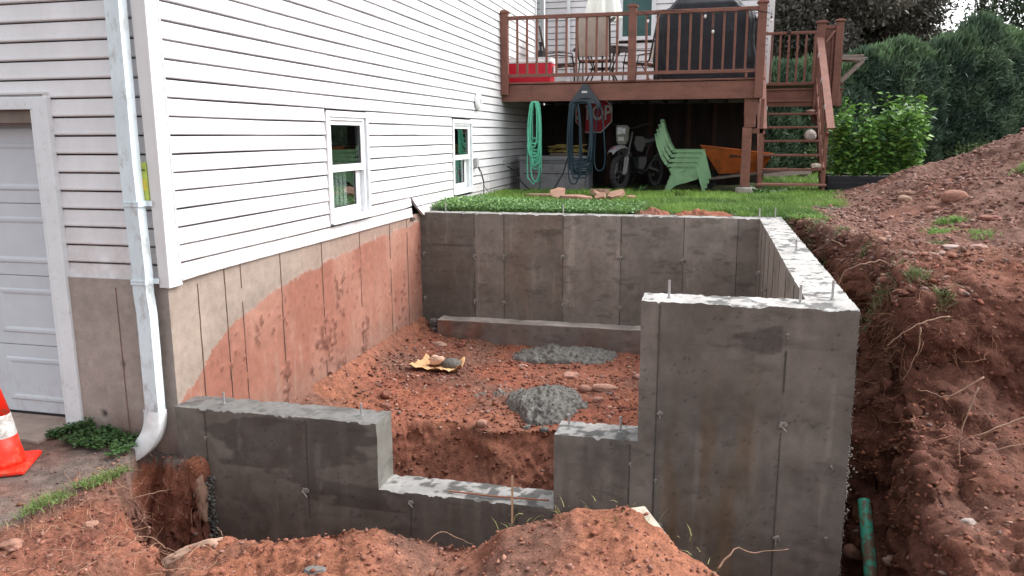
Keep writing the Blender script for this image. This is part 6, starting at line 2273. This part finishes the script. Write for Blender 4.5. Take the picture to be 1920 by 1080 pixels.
# ------------------------------------------------------------------ garden bed and planting
t = thing('raised_bed', 'low black boarded raised garden bed behind the stairs', 'garden bed', (6.25, 10.3, 0))
for i in range(4):
    z = .02 + .072 * i
    MB().bbox(5.56, 6.98, 9.80 + .002 * i, 9.83 + .002 * i, z, z + .068, .004).build('board', M_BED, t)
    MB().bbox(5.53, 5.56, 9.80, 10.9, z, z + .068, .004).build('board', M_BED, t)
    MB().bbox(6.98, 7.01, 9.80, 10.9, z, z + .068, .004).build('board', M_BED, t)
MB().bbox(5.56, 6.98, 10.87, 10.90, .02, .30, .004).build('board', M_BED, t)
MB().box(5.56, 6.98, 9.84, 10.87, .02, .27).build('bed_soil', mat('bed_soil', (.04, .03, .025), .9, var=.3), t)
gp = np.random.default_rng(77)
PLANTS = [(5.72, 10.05, 1.28, .34, 'tall leafy pepper plant nearest the stairs'), (6.02, 10.0, 1.05, .33, 'lower leafy plant second from the stairs'), (6.35, 10.02, 1.18, .34, 'broad leafy plant in the middle of the bed'),
          (6.62, 10.1, 1.34, .36, 'tallest leafy plant right of the middle of the bed'), (6.88, 10.05, 1.12, .36, 'bushy plant spilling over the right end of the bed'), (5.85, 10.55, 1.2, .34, 'leafy plant at the back left of the bed'), (6.35, 10.55, 1.26, .34, 'leafy plant at the back middle of the bed'), (6.80, 10.5, 1.24, .34, 'leafy plant at the back right of the bed')]
for i, (px, py, ph, pr_, lb) in enumerate(PLANTS):
    t = thing('leafy_plant', lb, 'plant', (px, py, .27), 0, 'leafy plants in the raised bed')
    b = MB()
    tips = []
    for k in range(7):
        a = gp.random() * 6.28
        rr = pr_ * (.3 + .7 * gp.random())
        h = ph * (.60 + .48 * gp.random())
        b.tube([(0, 0, 0), (rr * .35 * math.cos(a), rr * .35 * math.sin(a), h * .45), (rr * math.cos(a), rr * math.sin(a), h * .95)], [.010, .007, .003], 5)
        tips.append((rr * math.cos(a), rr * math.sin(a), h * .95))
    b.build('stem', mat('green_stem', (.12, .16, .06), .7), t, world=False)
    C_, D_, L_, c_ = [], [], [], []
    for (tx, ty, tz) in tips:
        for f in np.linspace(.12, 1.03, 17):
            for w in range(5):
                a = gp.random() * 6.28
                base = np.array([tx * f, ty * f, tz * f]) + gp.normal(size=3) * .03
                d = np.array([math.cos(a), math.sin(a), .35 - .9 * gp.random()])
                C_.append(base); D_.append(d / np.linalg.norm(d)); L_.append(.08 + .10 * gp.random() ** 1.5)
                g_ = gp.random()
                c_.append(lerp(np.array([.10, .23, .045]), np.array([.21, .38, .08]), g_) if gp.random() > .25 else np.array([.055, .13, .045]))
    n = len(C_)
    up = gp.normal(size=(n, 3)) * .6 + [0, 0, 1]
    V, F, c = leaves(np.array(C_), np.array(D_), np.array(L_), np.array(L_) * .5, np.array(c_), .18, up)
    o = npmesh('foliage', V, F, c, M_LEAF, t, smooth=False, off=(0, 0, 0))
    o['kind'] = 'stuff'

# hosta by the stair foot
gp = np.random.default_rng(5)
for (hx, hy, n, s, lb) in ((4.42, 9.2, 22, .17, 'broad leaved plant at the foot of the deck post'), (4.75, 9.15, 16, .14, 'small broad leaved plant in front of the bottom step'), (2.42, 9.35, 10, .16, 'small broad leaved plant beside the dirt bike wheel')):
    t = thing('broad_leaf_plant', lb, 'plant', (hx, hy, .02))
    a = gp.random(n) * 6.28
    D_ = np.stack([np.cos(a), np.sin(a), .35 + .7 * gp.random(n)], 1)
    D_ /= np.linalg.norm(D_, axis=1)[:, None]
    up = np.broadcast_to([0, 0, 1.], (n, 3)) + gp.normal(size=(n, 3)) * .2
    V, F, c = leaves(gp.normal(size=(n, 3)) * [.05, .05, .0] + D_ * .03, D_, s * (.7 + .5 * gp.random(n)), s * .42, np.broadcast_to([.075, .15, .055], (n, 3)) * (.7 + .6 * gp.random((n, 1))), .12, up)
    npmesh('foliage', V, F, c, M_LEAF, t, smooth=False, off=(0, 0, 0))

# ------------------------------------------------------------------ hedge
def hedge():
    g = np.random.default_rng(41)
    A, B = np.array([2.5, 15.8]), np.array([19.5, 26.8])
    u = (B - A) / np.linalg.norm(B - A)
    nrm = np.array([u[1], -u[0]])                     # towards the camera
    Lh = np.linalg.norm(B - A)
    t = thing('hedge', 'tall dense dark green clipped-off hedge along the back of the lawn', 'hedge', ((A[0] + B[0]) / 2, (A[1] + B[1]) / 2, 0))
    def top(s): return np.interp(s, [0, 3.8, 6, 8, 9.9, 11.3, 13.7, 20], [2.55, 2.6, 3.1, 3.35, 4.0, 3.7, 3.45, 3.5]) + .10 * np.sin(s * 2.1) + .07 * np.sin(s * 4.7)
    # solid core, coloured dark for the shade inside the hedge
    ns, nz = 150, 34
    S, Zt = np.meshgrid(np.linspace(0, Lh, ns), np.linspace(0, 1, nz), indexing='ij')
    z = .12 + Zt * (top(S) - .55)
    q = np.stack([S.ravel(), 0 * S.ravel(), z.ravel()], 1)
    off = (.55 + .28 * fbm(q, .7, 3, 221) + .12 * fbm(q, 3, 2, 222)).reshape(S.shape) * np.sqrt(np.clip(1 - Zt ** 6, .02, 1))
    P = np.stack([A[0] + u[0] * S + nrm[0] * off, A[1] + u[1] * S + nrm[1] * off, z], -1)
    npmesh('shaded_core', P.reshape(-1, 3), gridfaces(ns, nz), np.broadcast_to([.022, .036, .020], (ns * nz, 3)), M_LEAF, t)
    Pb = np.stack([A[0] + u[0] * S - nrm[0] * off, A[1] + u[1] * S - nrm[1] * off, z], -1)
    npmesh('shaded_core', Pb.reshape(-1, 3), gridfaces(ns, nz, flip=True), np.broadcast_to([.022, .036, .020], (ns * nz, 3)), M_LEAF, t)
    # sprays
    n = 190000
    s = g.random(n) * Lh
    zt = g.random(n) ** .85
    tp = top(s)
    z = .08 + zt * (tp - .05)
    q = np.stack([s, 0 * s, z], 1)
    off = (.60 + .28 * fbm(q, .7, 3, 221) + .12 * fbm(q, 3, 2, 222)) * np.sqrt(np.clip(1 - zt ** 5, .0, 1)) + .10 * g.normal(size=n)
    off = off * np.where(g.random(n) < .12, -1, 1)
    pos = np.stack([A[0] + u[0] * s + nrm[0] * off, A[1] + u[1] * s + nrm[1] * off, z], 1)
    d = np.stack([nrm[0] * .55 + g.normal(size=n) * .45, nrm[1] * .55 + g.normal(size=n) * .45, .55 + .5 * g.normal(size=n) + .9 * (zt > .85)], 1)
    d /= np.linalg.norm(d, axis=1)[:, None]
    ln = .09 + .13 * g.random(n) + .16 * (zt > .93) * g.random(n)
    clump = np.clip(.5 + .9 * fbm(q, 1.6, 3, 225), 0, 1)[:, None]
    c = lerp(np.array([.053, .086, .066]), np.array([.122, .180, .112]), clump)  # greens lightened and blued to paint in a thin haze
    tips = (sstep(.74, .98, zt) * .8)[:, None]
    c = lerp(c, np.array([.16, .25, .12]), tips * (.3 + .7 * clump)) * (.7 + .6 * g.random((n, 1)))
    V, F, cc = leaves(pos, d, ln, ln * .26, c, .2)
    o = npmesh('foliage', V, F, cc, M_LEAF, t, smooth=False)
    o['kind'] = 'stuff'
    for k, sx in enumerate(np.arange(.6, Lh, 1.3)):
        x, y = A + u * (sx + .2 * g.normal()) + nrm * .25
        MB().tube([(x, y, -.05), (x + .05, y, .7), (x, y, 1.6)], [.07, .05, .03], 7).build('trunk', M_BARK, t)


hedge()


def tree(name, label, x, y, h, cr, crown_h, col1, col2, seed, n=26000, leaf=.16, trunk_r=.2, lean=0., group='trees behind the hedge', blobs=26, low=.0, sparse=0.):
    g = np.random.default_rng(seed)
    t = thing(name, label, 'tree', (x, y, 0), 0, group)
    zc = h - crown_h / 2
    b = MB()
    b.tube([(0, 0, -.1), (.1, 0, h * .25), (lean * .5, .1, h * .55), (lean, 0, h * .9)], [trunk_r, trunk_r * .8, trunk_r * .5, trunk_r * .12], 9)
    cents = []
    for k in range(blobs):
        v = rnd = g.normal(size=3)
        v = v / np.linalg.norm(v) * (g.random() ** .4)
        c = np.array([v[0] * cr * .85 + lean * .7, v[1] * cr * .85, zc + v[2] * crown_h * .42 - low * (abs(v[0]) + abs(v[1])) * .3])
        cents.append(c)
        s0 = np.array([lean * .4, 0, h * (.25 + .4 * g.random())])
        m1 = (s0 + c) / 2 + g.normal(size=3) * .25
        b.tube([tuple(s0), tuple(m1), tuple(c), tuple(c + g.normal(size=3) * .5)], [trunk_r * .3, trunk_r * .17, trunk_r * .07, .012], 5)
    b.build('trunk', M_BARK, t, world=False)
    cents = np.array(cents)
    ki = g.integers(0, blobs, n)
    rad = (cr * .42) * (.6 + .7 * g.random(blobs))
    dv = g.normal(size=(n, 3))
    dv /= np.linalg.norm(dv, axis=1)[:, None]
    pos = cents[ki] + dv * (rad[ki] * g.random(n) ** .45)[:, None] * [1, 1, .75]
    if sparse:
        keep = fbm(pos + seed, .8, 3, seed) > -.1 + sparse
        pos, ki = pos[keep], ki[keep]
    m_ = len(pos)
    d = g.normal(size=(m_, 3)) + [0, 0, -.3]
    d /= np.linalg.norm(d, axis=1)[:, None]
    tone = g.random(blobs)[ki][:, None]
    c = lerp(np.array(col1), np.array(col2), np.clip(tone * .7 + .45 * g.random((m_, 1)), 0, 1))
    L_ = leaf * (.6 + .8 * g.random(m_))
    V, F, cc = leaves(pos, d, L_, L_ * .55, c, .2)
    o = npmesh('crown', V, F, cc, M_LEAF, t, smooth=False, off=(0, 0, 0))
    o['kind'] = 'stuff'
    return t


PUR, PUR2 = (.080, .075, .065), (.155, .142, .115)
GR, GR2 = (.055, .085, .055), (.115, .160, .080)
YG, YG2 = (.09, .10, .04), (.19, .15, .06)
tree('plum_tree', 'large purple-leaved tree directly behind the landing', 7.2, 28.5, 9.5, 3.4, 7.6, PUR, PUR2, 51, 34000, .17, .22)
tree('plum_tree', 'purple-leaved tree left of the gap of sky', 10.2, 31.5, 10.5, 2.7, 8.4, PUR, PUR2, 52, 34000, .17, .24)
tree('shade_tree', 'dark green tree between the purple tree and the hedge', 9.2, 34, 10.5, 3.6, 8.6, GR, GR2, 53, 26000, .2, .25)
tree('shade_tree', 'thin branchy tree against the gap of white sky', 15.0, 36, 11, 2.6, 8, GR, GR2, 54, 3600, .16, .16, blobs=30, sparse=.12)
tree('shade_tree', 'big dark green tree right of the sky gap', 19.4, 36, 12, 4.6, 10.2, GR, GR2, 55, 42000, .2, .3)
tree('shade_tree', 'green tree with yellow patches near the right edge', 20.6, 31, 11, 4.0, 9.4, GR, YG2, 56, 34000, .19, .26)
tree('shade_tree', 'yellowing tree overhanging the hedge at the right edge', 20.8, 27, 9.5, 2.6, 7.5, YG, YG2, 57, 16000, .17, .2)
tree('shade_tree', 'dark tree behind the left part of the hedge', 4.6, 34, 11, 4.0, 9, GR, GR2, 58, 22000, .2, .25)
tree('shade_tree', 'tall green tree beyond the right end of the hedge', 27, 33, 13, 5, 11, GR, GR2, 59, 26000, .22, .3)
# low shrubs at the foot of the hedge
def shrub(label, x, y, r, h, col, n, seed, leaf=.1):
    g = np.random.default_rng(seed)
    t = thing('shrub', label, 'shrub', (x, y, 0))
    b = MB()
    for k in range(8):
        a = g.random() * 6.28
        b.tube([(0, 0, 0), (r * .4 * math.cos(a), r * .4 * math.sin(a), h * .5), (r * .8 * math.cos(a), r * .8 * math.sin(a), h * .85)], [.015, .01, .004], 5)
    b.build('stem', M_BARK, t, world=False)
    p = g.normal(size=(n, 3))
    p = p / np.linalg.norm(p, axis=1)[:, None] * (g.random(n) ** .4)[:, None] * [r, r, h * .5] + [0, 0, h * .52]
    V, F, c = leaves(p, rndir(n, .3), leaf * (.6 + .8 * g.random(n)), leaf * .5, np.array(col) * (.6 + .8 * g.random((n, 1))), .2)
    o = npmesh('foliage', V, F, c, M_LEAF, t, smooth=False, off=(0, 0, 0))
    o['kind'] = 'stuff'


shrub('bright green bush at the foot of the hedge near the pile', 13.2, 21.8, .8, 1.25, (.12, .24, .06), 3200, 1)
shrub('yellow-green low bush under the hedge right of the raised bed', 10.6, 20.2, .8, .8, (.11, .15, .06), 2200, 2)
shrub('low dark bush under the hedge behind the landing', 6.2, 17.2, .8, .8, (.07, .11, .045), 2200, 3)
shrub('green bush at the right end of the hedge above the pile', 15.2, 22.8, .9, 1.1, (.10, .18, .06), 3000, 4)
# timber edging and stump seen through the stairs
t = thing('garden_timber', 'weathered timber lying on the grass behind the stairs', 'timber', (4.8, 13.2, 0))
MB().bar((3.8, 12.9, .12), (5.7, 13.9, .22), .14, .12).build('timber', M_WGREY, t)
o = MB().lathe([(.14, 0), (.12, .05), (.11, .22), (.10, .24), (.0001, .245)], (5.6, 14.2, 0), 14).build('stump', M_BARK)
_tag(o, 'small dark stump on the lawn behind the stairs', 'stump')
